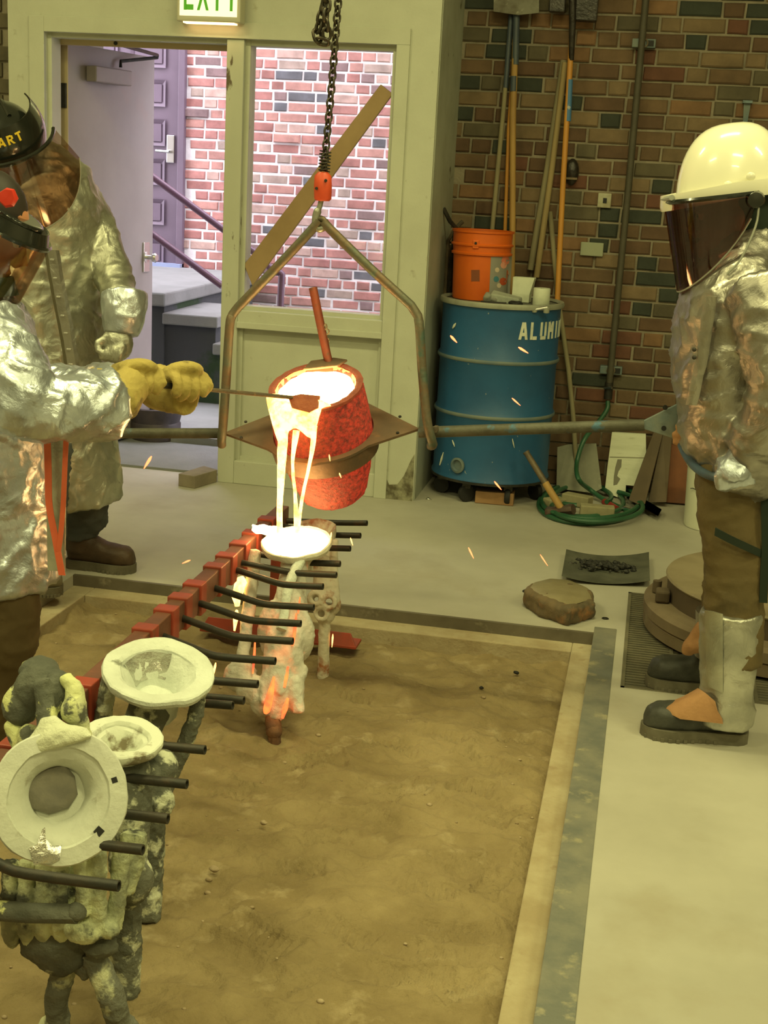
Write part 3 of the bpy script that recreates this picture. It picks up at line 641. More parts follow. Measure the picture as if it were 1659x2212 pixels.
# -- second cup, half hidden behind the flange
c3 = P(262, 1592, 2.35); m3 = thing('shell_mould', 'grey shell mould with flat white stained cup, half hidden behind the nearest flange', 'mould', (c3[0], c3[1], -.08))
cup(m3, c3, (.10, -.10, 1), np.linalg.norm(P(347, 1590, 2.35)-c3), M['cup_in'], depth=.05, inner=.62, th=.014, bowl=.6)
def p3(px, py, dy): return P(px, py, 2.35+dy)
b3 = MB(); b3.tube(spline([p3(280, 1655, 0), p3(285, 1710, -.02), p3(282, 1790, -.04), p3(275, 1880, -.06)], 3), [.04, .038, .037, .036, .036, .036, .036, .036, .036, .034], 12)
b3.tube([p3(318, 1660, .02), p3(308, 1760, 0), p3(300, 1850, -.02)], .015, 8); b3.ell(p3(342, 1735, .03), (.03, .03, .032)); b3.ell(p3(330, 1690, .05), (.035, .03, .03)); b3.ell(p3(290, 1900, -.08), (.035, .04, .05))
b3.ell(p3(345, 1660, .06), (.035, .04, .035)); b3.tube([p3(275, 1880, -.06), V3(*p3(270, 1900, -.06)[:2], -.1)], .03, 10)
b3.blob(.006, 2, crease(.003, 18, amp2=.003, sc2=60)).build('body', M['shell_grey'], m3)

# -- third cup with a shiny patch
c2 = P(342, 1447, 2.62); m2 = thing('shell_mould', 'tall grey shell mould with tilted white cup holding a shiny foil patch', 'mould', (c2[0], c2[1], -.08))
R2 = np.linalg.norm(P(457, 1475, 2.62)-c2)
ax2 = unit((.16, -.22, 1)); cup(m2, c2, ax2, R2, M['shell_white'], depth=.065, inner=.66, th=.016, bowl=.95)
def p2(px, py, dy): return P(px, py, 2.62+dy)
fo = MB(); u2 = unit(np.cross(V3(0, 1, 0), ax2)); w2 = np.cross(ax2, u2)
gp = []
for i in range(7):
    hh = -.006-.052*i/6; rr = R2*(.63-.24*i/6); gp.append([c2+ax2*hh+rr*(math.cos(R(a))*u2+math.sin(R(a))*w2) for a in range(88, 190, 12)])
fo.sheet(gp, -.003); fo.jit(.004, 40).build('foil_patch', M['foil_bit'], m2, label='shiny crumpled foil patch inside the cup')
b2 = MB(); b2.tube(spline([p2(328, 1522, 0), p2(310, 1560, -.02), p2(295, 1605, -.02)], 3), [.046, .045, .043, .042, .04, .038, .035], 12)
b2.tube(spline([p2(240, 1460, .02), p2(225, 1530, .02), p2(215, 1600, .02)], 3), .017, 9); b2.tube(spline([p2(432, 1480, .03), p2(418, 1560, .01), p2(385, 1640, 0), p2(350, 1720, -.02)], 3), .016, 9)
b2.ell(p2(345, 1650, .02), (.045, .04, .05)); b2.ell(p2(330, 1720, -.0), (.04, .04, .06)); b2.tube([p2(330, 1720, 0), V3(*p2(320, 1760, -.05)[:2], -.1)], .03, 10); b2.tube([p2(300, 1590, -.02), p2(335, 1650, .02)], .035, 10)
b2.blob(.006, 2, crease(.003, 18, amp2=.003, sc2=60)).build('body', M['shell_grey'], m2)

# -- the mould being filled
M['shell_hot'] = mat('shell_hot', (.70, .68, .62), (.55, .52, .46), 11, rough=.95, bump=.5, bsc=60, emit=(1, .15, .04), estr=1.2, emask=(6.5, .56, .84, (0, 0, 0)))
M['hot_crack'] = mat('hot_crack', (.3, .1, .05), emit=(1, .17, .03), estr=2.6, emask=(22, .35, .65, (.8, .05, .02)))
M['molten'] = mat('molten', (.9, .5, .2), emit=(1, .66, .25), estr=21)
M['molten_stream'] = mat('molten_stream', (.9, .5, .2), emit=(1, .56, .14), estr=6, emask=(28, .36, .55, (1, .30, .035)))
M['molten_edge'] = mat('molten_edge', (.9, .4, .1), emit=(1, .42, .07), estr=5, emask=(30, .35, .6, (1, .62, .18)))
YM = 3.88
c1 = P(640, 1170, YM); m1 = thing('shell_mould', 'white glowing shell mould under the crucible being filled with molten metal', 'mould', (c1[0], c1[1], -.08))
R1 = np.linalg.norm(P(712, 1185, YM)-P(562, 1160, YM))/2
cup(m1, c1, (-.06, -.22, 1), R1, mat('shell_cup_hot', (.74, .71, .62), (.6, .56, .46), 12, rough=.95, bump=.4), depth=.055, inner=.86, th=.018)
YT = 3.60
def pm(px, py, t, dy=0): return P(px, py, YM-.03+(YT-YM)*t+dy)     # t: 0 under the cup, 1 at the tip
b1 = MB()
b1.tube(spline([pm(640, 1195, 0), pm(632, 1250, .15), pm(625, 1330, .35), pm(610, 1420, .6), pm(600, 1500, .8), pm(592, 1555, .95)], 3), [.042, .04, .038, .04, .044, .05, .055, .058, .058, .055, .052, .05, .045, .038, .03, .02], 14)
b1.ell(pm(650, 1375, .45, .02), (.04, .035, .08)); b1.ell(pm(590, 1360, .45, .02), (.045, .04, .09)); b1.ell(pm(520, 1460, .7), (.05, .035, .05)); b1.ell(pm(545, 1490, .8), (.05, .03, .045)); b1.ell(pm(570, 1520, .85), (.04, .03, .04))
b1.tube(spline([pm(552, 1190, 0, .02), pm(540, 1290, .25, .02), pm(528, 1400, .5, .02), pm(520, 1450, .7)], 3), .0185, 9)
b1.ell(pm(640, 1430, .6), (.022, .03, .045)); b1.ell(pm(638, 1500, .8), (.024, .03, .06))
b1.tube([pm(600, 1430, .6, -.04), pm(618, 1455, .65, -.04), pm(600, 1500, .8, -.035)], .016, 8); b1.tube([pm(575, 1450, .65, -.035), pm(570, 1520, .85, -.03)], .013, 8)
b1.tube([pm(655, 1440, .6, 0), pm(640, 1480, .75, -.01), pm(645, 1540, .9, 0)], .018, 8)
b1.blob(.006, 3, crease(.003, 16, amp2=.002, sc2=50)).build('body', M['shell_hot'], m1)
MB().tube(spline([pm(650, 1210, .03, -.045), pm(625, 1260, .2, -.055), pm(615, 1330, .4, -.06), pm(608, 1360, .5, -.06)], 3), .0155, 9).jit(.002, 50).build('runner', M['shell_white'], m1)
for pts, rs in (([pm(592, 1462, .70, -.058), pm(584, 1500, .80, -.060), pm(577, 1530, .88, -.052), pm(574, 1540, .9, -.045)], [.004, .011, .015, .014, .008]), ([pm(622, 1440, .63, -.046), pm(618, 1462, .68, -.048), pm(614, 1485, .75, -.047)], [.004, .008, .005]),
                ([pm(640, 1325, .37, -.048), pm(637, 1360, .45, -.052), pm(632, 1395, .53, -.052)], [.003, .006, .004]), ([pm(622, 1508, .82, -.04), pm(616, 1530, .88, -.038), pm(610, 1552, .93, -.032)], [.005, .011, .005]),
                ([pm(551, 1385, .49, -.052), pm(549, 1420, .57, -.054), pm(546, 1455, .66, -.052)], [.003, .005, .003]), ([pm(648, 1290, .28, -.045), pm(646, 1310, .33, -.048), pm(644, 1325, .36, -.05)], [.002, .004, .003])):
    sp4 = spline(pts, 4); MB().tube(sp4, np.interp(np.linspace(0, 1, len(sp4)), np.linspace(0, 1, len(rs)), rs)*.8, 8).build('hot_crack', M['hot_crack'], m1, label='orange glowing crack')
tp = MB(); tp.tube(spline([pm(585, 1545, .93), pm(590, 1565, .97), pm(592, 1578, 1.0)], 3), [.018, .02, .023, .024, .025, .024, .02], 10); tp.tube([pm(625, 1500, .82), pm(605, 1540, .92), pm(592, 1560, .97)], .012, 8); tp.ell(pm(592, 1578, 1), .025)
tp.tube([pm(592, 1578, 1), V3(*pm(594, 1582, 1)[:2], -.11)], .02, 8)
tp.jit(.003, 40).build('tip', mat('shell_tip', (.25, .12, .06), (.12, .06, .04), 14, rough=.9, bump=.4), m1)
pool = MB(); ax1 = unit((-.06, -.22, 1))
pool.lathe([(.003, -.004), (R1*.80, -.004), (R1*.84, .004), (R1*.70, .009), (.003, .011)], c1-ax1*.002, ax1, 36, wob=.1)
mt1 = thing('molten_metal', 'white-hot metal brimming over the cup of the mould under the crucible', 'metal', c1)
pool.build('pool', M['molten'], mt1, smooth=60)
sp = MB(); sp.ell(P(575, 1140, YM+.03)-V3(0, 0, .008), (.045, .035, .012), n=16, m=8); sp.ell(P(600, 1150, YM+.02), (.05, .04, .014), n=16, m=8); sp.ell(P(690, 1175, YM), (.016, .02, .007)); sp.tube([P(565, 1143, YM), P(552, 1139, YM), P(543, 1136, YM)], [.012, .008, .002], 8); sp.jit(.009, 38)
sp.build('overflow', M['molten'], mt1, smooth=60)
fd = MB(); fd.tube(spline([P(524, 1245, 3.80), P(519, 1262, 3.80), P(512, 1290, 3.79), P(513, 1310, 3.78)], 3), [.003, .013, .019, .018, .017, .016, .016, .012, .009, .007], 10)
fd.tube([P(512, 1318, 3.77), P(510, 1330, 3.77), P(508, 1345, 3.76), P(506, 1363, 3.75)], [.004, .0095, .007, .003], 9)
fd.jit(.002, 60).build('falling_metal', M['molten_edge'], label='tongue of yellow molten metal falling beside the glowing mould', cat='metal')

# -- the mould behind it
YH = 4.14; c0 = P(682, 1140, YH); m0 = thing('shell_mould', 'white shell mould with a skull-like pierced body, behind the one being filled', 'mould', (c0[0], c0[1], -.08))
cup(m0, c0, (.02, -.1, 1), np.linalg.norm(P(724, 1140, YH)-c0)*1.3, mat('shell_behind', (.74, .70, .6), (.45, .2, .13), 7, lo=.52, hi=.6, rough=.95, bump=.4), depth=.05, inner=.8, th=.03, sq=(.8, 1))
def ph(px, py, dy=0): return P(px, py, YH+dy)
b0 = MB(); b0.tube(spline([ph(690, 1165), ph(698, 1230, -.03), ph(700, 1270, -.05)], 3), [.045, .04, .036, .034, .034, .036, .04], 12); b0.tube(spline([ph(722, 1165, -.02), ph(722, 1230, -.04), ph(726, 1290, -.06)], 3), .013, 8)
sk = ph(700, 1300, -.06)
for a in range(0, 360, 30): b0.tube(arc(sk, V3(1, 0, 0), unit(V3(0, -.35, .94)), .045, a, a+32, 3), .013, 7)
for (dx, dz) in ((-.022, .02), (.024, .012), (0, -.03)): b0.tube(arc(sk+V3(dx, -.03, dz), V3(1, 0, 0), V3(0, 0, 1), .02, 0, 360, 10), .0085, 7)
b0.ell(sk+V3(0, .01, .035), (.045, .035, .025)); b0.ell(sk+V3(0, .02, -.05), (.035, .03, .03)); b0.tube([sk+V3(0, .02, -.05), V3(sk[0], sk[1]+.03, -.1)], .02, 8)
b0.blob(.005, 2, crease(.002, 22)).build('body', mat('shell_skull', (.72, .68, .58), (.40, .17, .08), 9, lo=.54, hi=.62, rough=.95, bump=.5), m0)
# ================================================================== crucible, shank, yoke, hoist
M['iron'] = mat('iron', (.13, .105, .075), (.21, .16, .10), 12, c3=(.30, .19, .10), sc3=30, lo3=.58, hi3=.72, rough=.55, metal=.45, bump=.25)
M['iron_plate'] = mat('iron_plate', (.15, .105, .07), (.21, .13, .08), 8, c3=(.34, .17, .08), sc3=14, lo3=.58, hi3=.75, rough=.55, metal=.4, bump=.15)
M['pole'] = mat('pole', (.115, .112, .085), (.07, .066, .048), 16, c3=(.07, .15, .22), sc3=12, lo3=.60, hi3=.66, rough=.6, metal=.3, bump=.3)
M['yoke'] = mat('yoke', (.12, .12, .085), (.17, .11, .065), 14, c3=(.08, .125, .10), sc3=18, lo3=.56, hi3=.68, rough=.5, metal=.4, bump=.25)
M['pot'] = mat('pot', (.20, .05, .035), (.09, .03, .025), 30, rough=.8, bump=1.0, bsc=90, bdist=.012, emit=(.80, .040, .016), estr=.55, emask=(75, .36, .64, (.14, .012, .007)))
M['pot_rim'] = mat('pot_rim', (.22, .07, .045), (.13, .05, .035), 20, rough=.8, bump=.9, emit=(1, .10, .02), estr=.14)
M['pot_in'] = mat('pot_in', (.4, .15, .06), emit=(1, .32, .05), estr=3.0, emask=(30, .35, .65, (1, .12, .02)))
YC = 4.0
rimc = P(682, 836, 3.935); botc = P(722, 1064, 4.085)
axp = unit(rimc-botc); Lp = np.linalg.norm(rimc-botc)
pot = thing('crucible', 'glowing red clay crucible tilted in the ring, pouring white-hot metal', 'crucible', botc)
pb = MB(); r0 = .142
pb.lathe([(.02, -.012), (.085, -.008), (.105, .01), (.13, Lp*.25), (.15, Lp*.52), (.152, Lp*.68), (.147, Lp*.85), (r0, Lp*.97), (r0-.004, Lp), (r0-.018, Lp+.001), (r0-.024, Lp-.01), (r0-.03, Lp-.07), (.09, Lp-.12), (.003, Lp-.121)], botc, axp, 56)
pb.jit(.004, 60).build('pot', M['pot'], pot, smooth=60)
rm = MB(); rm.lathe([(r0+.001, Lp*.985), (r0+.002, Lp+.004), (r0-.01, Lp+.007), (r0-.019, Lp+.003)], botc, axp, 48, cap=False); rm.jit(.003, 50).build('rim', M['pot_rim'], pot, smooth=60)
li = MB(); li.lathe([(r0-.019, Lp+.001), (r0-.023, Lp-.008), (r0-.028, Lp-.05)], botc, axp, 48, cap=False); li.jit(.002, 60).build('hot_lining', M['pot_in'], pot, smooth=60)
# metal in the mouth and the streams
hp = .58*Lp; pc = botc+axp*hp                        # plate centre on the pot axis
ux_ = unit(P(905, 918, YC)-P(485, 930, YC)); ux_ = unit(ux_-axp*np.dot(ux_, axp)*.6); uy_ = unit(np.cross(axp, ux_))
tl = P(484, 932, YC)-pc; tr_ = P(906, 920, YC)-pc
xl, xr = np.dot(tl, ux_), np.dot(tr_, ux_)
mm = thing('molten_metal', 'white-hot metal in the crucible mouth pouring down in three streams', 'metal', rimc)
mo = MB(); mo.lathe([(.003, -.02), (r0-.030, -.02), (r0-.028, -.006), (r0-.036, -.002), (.003, -.001)], rimc-uy_*.004, axp, 64, wob=.11); mo.jit(.003, 30)
mo.build('pool', M['molten'], mm, smooth=60)
YS = 3.80
lp = MB(); 
lipg = []
for i in range(11):
    a = i/10; row = []
    for k in range(13):
        t = k/12; th = R(-158+t*98)                     # along the front of the rim
        q0 = rimc+(r0-.03)*(math.cos(th)*ux_+math.sin(th)*uy_)+axp*.001; q1 = rimc+(r0+.006)*(math.cos(th)*ux_+math.sin(th)*uy_)+axp*.009
        yb = 935+(18 if t < .2 else (-12*math.sin((t-.2)/.8*3.14*2) if t < .8 else -45*(t-.8)/.2))
        q2 = P(600+(686-600)*min(1, t*1.12), yb-(0 if t < .85 else 25*(t-.85)/.15), 3.80)
        row.append(q0+(q1-q0)*min(1, a/.35) if a < .35 else q1+(q2-q1)*((a-.35)/.65)+V3(0, -.012*math.sin((a-.35)/.65*3.14), .008*math.sin((a-.35)/.65*3.14)))
    lipg.append(row)
lp.sheet(lipg, .005); lp.jit(.002, 40); lp.build('lip_sheet', M['molten_stream'], mm, smooth=60)
def stream(pts, rs):
    MB().tube(spline([P(x, y, Y) for (x, y, Y) in pts], 5), np.interp(np.linspace(0, 1, (len(pts)-1)*5+1), np.linspace(0, 1, len(rs)), rs), 10).jit(.0012, 40).build('stream', M['molten_stream'], mm, smooth=60)
stream([(612, 930, 3.805), (609, 985, 3.80), (606, 1050, 3.81), (604, 1100, 3.82), (604, 1150, 3.84)], [.0155, .0145, .0105, .0085, .0095])
stream([(640, 930, 3.80), (636, 960, 3.795), (632, 1005, 3.80), (638, 1075, 3.82), (641, 1150, 3.84)], [.011, .008, .0045, .0055, .008])
stream([(678, 920, 3.80), (676, 960, 3.795), (667, 1010, 3.80), (652, 1080, 3.82), (643, 1150, 3.84)], [.011, .0075, .005, .005, .007])

# shank: pole, ring plate, handle ring
sh = thing('pouring_shank', 'rusty carrying shank with diamond plate and ring round the crucible', 'tool', (0, YC, .5))
pl0, pl1 = P(478, 935, YC), P(905, 932, YC); flc = P(700, 932, YC)
pr = P(1392, 918, YC); pleft = P(255, 936, YC)
MB().tube([pleft-V3(.32, 0, .0), pleft, P(486, 936, YC)], .0165, 12).build('pole', M['pole'], sh)
MB().tube([P(905, 934, YC), pr], .0175, 12).build('pole', M['pole'], sh)
rin = .156
def plate_poly():
    q = []
    for i in range(48):
        a = 2*math.pi*i/48; x, y = math.cos(a), math.sin(a)
        W = xr if x > 0 else -xl
        d = 1/max(abs(x)/W+abs(y)/(.25 if y > 0 else .185), 1e-6); d = max(d, .178); d = min(d, W*1.0/abs(x) if abs(x) > .2 else 9)
        q.append((d*x, d*y))
    return q
pp = plate_poly(); inn = [(rin*math.cos(2*math.pi*i/48), rin*math.sin(2*math.pi*i/48)) for i in range(48)]
pm_ = MB()
def lift(x, y): return (-.04 if y < 0 else -.0)*0
rs = [[pc+ux_*x+uy_*y+axp*z for (x, y) in poly] for poly, z in ((pp, 0), (pp, .008), (inn, .008), (inn, 0))]
pm_.rings(rs, closed=True, cap=False)
pm_.build('ring_plate', M['iron_plate'], sh, smooth=30)
bd = MB(); ro = .163
bd.rings([[pc+(rr*math.cos(2*math.pi*i/48))*ux_+(rr*math.sin(2*math.pi*i/48))*uy_+axp*z for i in range(48)] for rr, z in ((ro-.005, -.001), (ro+.008, -.001), (ro+.001, -.06), (ro-.006, -.06))], closed=True, cap=False)
bd.build('ring_band', M['iron_plate'], sh, smooth=40)
hb_ = MB()
for (px, py) in ((531, 912), (521, 946), (864, 901), (859, 936)):
    d = _ray(px, py); q = EYE+d*(np.dot(pc+axp*.009-EYE, axp)/np.dot(d, axp)); MB().lathe([(.005, 0), (.005, .0035), (.002, .004)], q, axp, 8).build('rivet', M['black_metal'], sh)
# pot clamp: bent pipe and tongue at the back of the rim
ct = P(690, 772, 4.02)
MB().tube([P(676, 622, 4.10), P(690, 690, 4.08), P(706, 766, 4.06), P(712, 790, 4.05)], .0135, 12, hollow=.010).build('clamp_handle', mat('clamp_red', (.28, .06, .03), (.20, .06, .035), 12, c3=(.12, .07, .04), sc3=20, rough=.5, metal=.3, bump=.2), sh)
pk_ = MB(); pk_.prism([(-.055, -.03), (.05, -.015), (.075, .02), (.03, .035), (-.04, .02)], rimc+axp*.008+uy_*(r0-.028)-V3(0, .02, 0)*0, ux_, uy_, .008); pk_.build('clamp_plate', M['iron_plate'], sh, smooth=0, bevel=.002)
tg = MB(); tg.add([rimc+axp*z+ux_*x+uy_*(r0-.04-d) for z, x, d in ((.012, -.055, 0), (.012, .035, 0), (-.016, .035, .018), (-.016, -.04, .018), (.012, -.055, -.008), (.012, .035, -.008), (-.016, .035, .026), (-.016, -.04, .026))], [(0, 1, 2, 3), (4, 7, 6, 5), (0, 4, 5, 1), (1, 5, 6, 2), (2, 6, 7, 3), (3, 7, 4, 0)])
tg.build('clamp_tongue', mat('tongue_hot', (.25, .08, .04), emit=(1, .11, .02), estr=.5), sh, smooth=0, bevel=.003)
for k in range(5): MB().tube(arc(P(703+2*(k % 2), 706+k*10, 4.07), V3(.5*(k % 2), 0, 0)+V3(.5, 0, 0), V3(0, 0, 1), .009, 0, 360, 8)[:-1], .0022, 6, closed=True).build('chain_link', M['iron'], sh)
# handle end held by the man on the right
tri = MB(); tq = [P(1375, 915, YC), P(1470, 868, YC), P(1478, 900, YC), P(1462, 948, YC), P(1388, 925, YC)]
tri.prism([((q-tq[0])[0], (q-tq[0])[2]) for q in tq], tq[0]-V3(0, .01, 0), (1, 0, 0), (0, 0, 1), -.012)
M['blue_worn'] = mat('blue_worn', (.16, .22, .25), (.24, .26, .23), 8, c3=(.08, .10, .10), sc3=22, lo3=.58, hi3=.7, rough=.5, metal=.2, bump=.15)
tri.build('end_plate', M['blue_worn'], sh, smooth=0, bevel=.002)
for (px, py) in ((1437, 880), (1434, 925)): MB().lathe([(.0075, 0), (.0075, .004)], P(px, py, YC-.022), (0, -1, 0), 12).build('bolt_hole', M['dark'], sh)
hr_ = [P(1468, 880, YC), P(1466, 930, YC), P(1478, 975, YC-.08), P(1506, 1012, YC-.20), P(1545, 1031, YC-.28), P(1590, 1030, YC-.30), P(1640, 1018, YC-.29), P(1695, 975, YC-.2), P(1700, 930, YC+.02), P(1680, 890, YC+.12), P(1600, 868, YC+.18), P(1510, 866, YC+.12)]
MB().tube(spline(hr_+[hr_[0]], 5)[:-1], .0125, 10, closed=True).build('handle_ring', mat('ring_blue', (.07, .12, .19), (.05, .07, .09), 10, rough=.45, metal=.2), sh)

# lifting yoke
yk = thing('lifting_yoke', 'bent pipe yoke hanging from the hoist hook, hooked under the shank', 'yoke', P(692, 930, YC))
apx = P(692, 482, YC)
MB().tube(spline([apx+V3(-.004, 0, .008), P(672, 498, YC), P(600, 575, YC), P(515, 663, YC)], 3)+spline([P(502, 680, YC), P(496, 705, YC-.01), P(488, 830, YC-.025), P(482, 915, YC-.036), P(479, 945, YC-.034), P(479, 961, YC-.01)], 4), .0142, 12).build('arm', M['yoke'], yk)
MB().tube(spline([apx+V3(.01, 0, .006), P(712, 494, YC), P(800, 580, YC), P(888, 660, YC)], 3)+spline([P(903, 683, YC), P(907, 715, YC-.01), P(912, 800, YC-.02), P(922, 905, YC-.036), P(931, 945, YC-.036), P(935, 960, YC-.02), P(931, 963, YC)], 4), .0142, 12).build('arm', M['yoke'], yk)
MB().tube(arc(apx-V3(0, 0, .002), V3(1, 0, 0), V3(0, 0, 1), .016, 0, 360, 12)[:-1], .009, 10, closed=True).build('eye', M['yoke'], yk)
MB().lathe([(.010, 0), (.010, .03)], P(943, 925, YC), (0, -1, 0), 6).build('bolt', M['iron'], yk)

# hoist: hook, red block, spring, chain
ho = thing('chain_hoist', 'hanging load chain with orange-red hook block, spring and steel hook', 'hoist', apx)
hk = apx+V3(0, 0, .014)
MB().tube(spline([P(694, 432, YC), P(690, 448, YC), P(684, 462, YC), P(682, 478, YC), P(687, 494, YC), P(697, 492, YC), P(701, 478, YC)], 4), [.008]*6+[.012]*9+[.0105]*6+[.008]*4, 10).build('hook', mat('hook_steel', (.40, .41, .36), (.25, .25, .21), 14, rough=.4, metal=.6), ho)
M['hoist_red'] = mat('hoist_red', (.62, .075, .025), (.5, .06, .025), 12, c3=(.25, .05, .03), sc3=30, lo3=.62, hi3=.72, rough=.45)
hb2 = MB(); q0 = P(697, 434, YC); q1 = P(698, 371, YC); hb2.loft([(q0, .02, .018), (q0+V3(0, 0, .006), .026, .022), (q0+(q1-q0)*.5, .027, .024), (q1-V3(0, 0, .012), .025, .022), (q1, .014, .014)], n=20)
hb2.build('hook_block', M['hoist_red'], ho)
for (px, py) in ((704, 390), (684, 407)): MB().lathe([(.0045, 0), (.0045, .004)], P(px, py, YC-.021), (0, -1, 0), 10).build('block_bolt', M['black_metal'], ho)
spg = []; s0 = P(700, 371, YC); s1 = P(703, 326, YC)
for i in range(81): a = i/80; spg.append(s0+(s1-s0)*a+V3(.0165*math.cos(a*13*math.pi), .0165*math.sin(a*13*math.pi), 0))
MB().tube(spg, .0018, 6).build('spring', M['black_metal'], ho)
def link_mesh(L_, W_, r_):
    mb = MB(); pts = []
    for i in range(14):
        a = 2*math.pi*i/14; pts.append(V3((W_/2)*math.cos(a), 0, (L_/2-W_/2)*(1 if math.sin(a) > 0 else -1)*min(1, abs(math.sin(a))*3)+(W_/2)*math.sin(a)))
    mb.tube(pts, r_, 6, closed=True); me = bpy.data.meshes.new('link'); me.from_pydata(mb.v, [], mb.f); me.shade_smooth(); return me
M['chain'] = mat('chain', (.055, .05, .04), (.12, .10, .07), 20, rough=.4, metal=.7)
lm = link_mesh(.027, .0205, .0038); lm.materials.append(M['chain'])
def chain(parent, pts, pitch, me):
    p = [np.asarray(q, float) for q in pts]; seg = [np.linalg.norm(p[i+1]-p[i]) for i in range(len(p)-1)]; s = 0; k = 0; o0 = np.array(parent.location)
    while s < sum(seg):
        i = 0; r = s
        while i < len(seg)-1 and r > seg[i]: r -= seg[i]; i += 1
        d = unit(p[i+1]-p[i]); q = p[i]+d*r
        o = bpy.data.objects.new('chain_link', me); C.objects.link(o); o.parent = parent; o.location = q-o0
        o.rotation_mode = 'QUATERNION'; o.rotation_quaternion = Vector(d).to_track_quat('Z', 'Y') @ Matrix.Rotation(R(45 if k % 2 else -45), 3, 'Z').to_quaternion()
        s += pitch; k += 1
top = P(731, 0, YC); chain(ho, [P(699, 372, YC), P(706, 300, YC), P(716, 190, YC), top, V3(top[0]+.01, YC, CEIL)], .0195, lm)
lm2 = link_mesh(.036, .025, .005); lm2.materials.append(M['chain'])
h2 = thing('slack_chain', 'looped end of heavy chain hanging left of the load chain at the top', 'chain', P(697, 90, YC-.06))
yy = YC-.06; chain(h2, [V3(P(702, 0, yy)[0], yy, CEIL), P(702, 0, yy), P(694, 40, yy), P(684, 72, yy), P(688, 88, yy), P(699, 90, yy), P(706, 74, yy), P(703, 40, yy-.02), V3(P(706, 0, yy)[0]+.01, yy-.03, CEIL)], .026, lm2)

# skimmer rod
sk_ = thing('skimmer', 'long thin steel rod with a flat skimmer blade resting in the molten metal', 'tool', P(640, 860, 3.86))
ka, kb = P(318, 829, 3.36), P(632, 859, 3.80)
MB().tube([ka-(kb-ka)*.05, ka, kb], .0058, 8).build('rod', M['iron'], sk_)
MB().tube([ka-(kb-ka)*.06, ka+(kb-ka)*.30], .0085, 8).build('grip', M['black_metal'], sk_)
bl = MB(); bq = [P(622, 857, 3.795), P(650, 851, 3.80), P(691, 855, 3.805), P(687, 880, 3.79), P(668, 891, 3.785), P(630, 880, 3.785)]
cb_ = sum(bq)/6; bl.add(bq+[q+V3(0, .008, -.004) for q in bq], [(0, 1, 2, 3, 4, 5), (11, 10, 9, 8, 7, 6)]+[(k, (k+1) % 6, 6+(k+1) % 6, 6+k) for k in range(6)])
bl.build('blade', mat('skim_hot', (.22, .10, .05), (.1, .05, .03), 25, rough=.8, bump=.4, emit=(1, .10, .015), estr=.22), sk_, smooth=0)

# flying sparks
M['spark'] = mat('spark', (1, .3, .1), emit=(1, .17, .06), estr=4)
M['spark_y'] = mat('spark_y', (1, .5, .1), emit=(1, .40, .10), estr=5)
SP = [((973, 725), (987, 740), 5.7, .0055, 'left on the blue drum'), ((1120, 750), (1141, 763), 5.7, .005, 'under the lettering of the blue drum'), ((1106, 860), (1124, 876), 5.7, .0035, 'in front of the middle of the blue drum'), ((1068, 1040), (1083, 1058), 5.6, .004, 'before the foot of the blue drum'),
      ((327, 986), (311, 1012), 5.0, .006, 'over the floor by the doorway'), ((411, 1210), (394, 1217), 4.3, .003, 'over the floor left of the rack'), ((1012, 1183), (1023, 1206), 4.7, .003, 'over the floor right of the rack'), ((1167, 1198), (1183, 1222), 4.6, .0022, 'over the floor left of the black tray'),
      ((466, 1432), (460, 1462), 3.4, .0035, 'above the rods left of the glowing mould'), ((719, 1370), (717, 1398), 4.1, .003, 'in front of the red rack foot'), ((716, 1150), (714, 1166), 3.9, .0022, 'right beside the pouring cup'), ((757, 1162), (762, 1178), 3.9, .0022, 'right of the pouring cup'),
      ((711, 982), (713, 996), 3.6, .002, 'in front of the crucible ring'), ((733, 1022), (737, 1032), 3.6, .002, 'in front of the crucible band')]
for i, (a, b, Y, r, wh) in enumerate(SP):
    q0, q1 = P(*a, Y), P(*b, Y+.02)
    MB().tube([q0+(q1-q0)*t for t in (0, .25, .6, 1)], [r*.4, r, r*.85, r*.3], 7).build('spark', M['spark'] if i < 8 else M['spark_y'], label='glowing orange spark '+wh, cat='spark', group='flying sparks')
# ================================================================== blue drum on its dolly
M['drum_blue'] = mat('drum_blue', (.018, .10, .235), (.014, .078, .19), 4, c3=(.33, .34, .30), sc3=42, lo3=.69, hi3=.72, rough=.45, bump=.05)
M['drum_ring'] = mat('drum_ring', (.36, .37, .30), (.28, .29, .23), 10, rough=.5, metal=.2)
M['drum_rib'] = mat('drum_rib', (.16, .19, .17), (.08, .13, .17), 6, lo=.4, hi=.7, rough=.55)
DC = V3(-.705, 6.575, 0); DR = .2875; dz0 = .10; dz1 = .955
dr_ = thing('steel_drum', 'blue steel drum stencilled in white letters beside the brick wall', 'drum', DC)
ribs = [P(1075, 785, DC[1]-DR)[2], P(1065, 905, DC[1]-DR)[2]]
prof = [(.003, dz0+.012), (DR-.012, dz0+.012), (DR-.004, dz0), (DR+.004, dz0+.004), (DR+.002, dz0+.02), (DR-.004, dz0+.03)]
for rz in sorted(ribs): prof += [(DR-.004, rz-.022), (DR+.004, rz-.010), (DR+.006, rz), (DR+.004, rz+.010), (DR-.004, rz+.022)]
prof += [(DR-.004, dz1-.03), (DR, dz1-.012), (.003, dz1-.012)]
MB().lathe(prof, DC, n=64).build('body', M['drum_blue'], dr_, smooth=40)
for rz in ribs: MB().lathe([(DR-.001, rz-.012), (DR+.0075, rz-.006), (DR+.0082, rz+.001), (DR+.006, rz+.008), (DR-.001, rz+.013)], DC, n=64, cap=False).build('rolling_hoop', M['drum_rib'], dr_, smooth=60)
MB().lathe([(DR-.004, dz0-.002), (DR+.007, dz0), (DR+.007, dz0+.010), (DR-.002, dz0+.014)], DC, n=64, cap=False).build('bottom_chime', M['black_metal'], dr_, smooth=60)
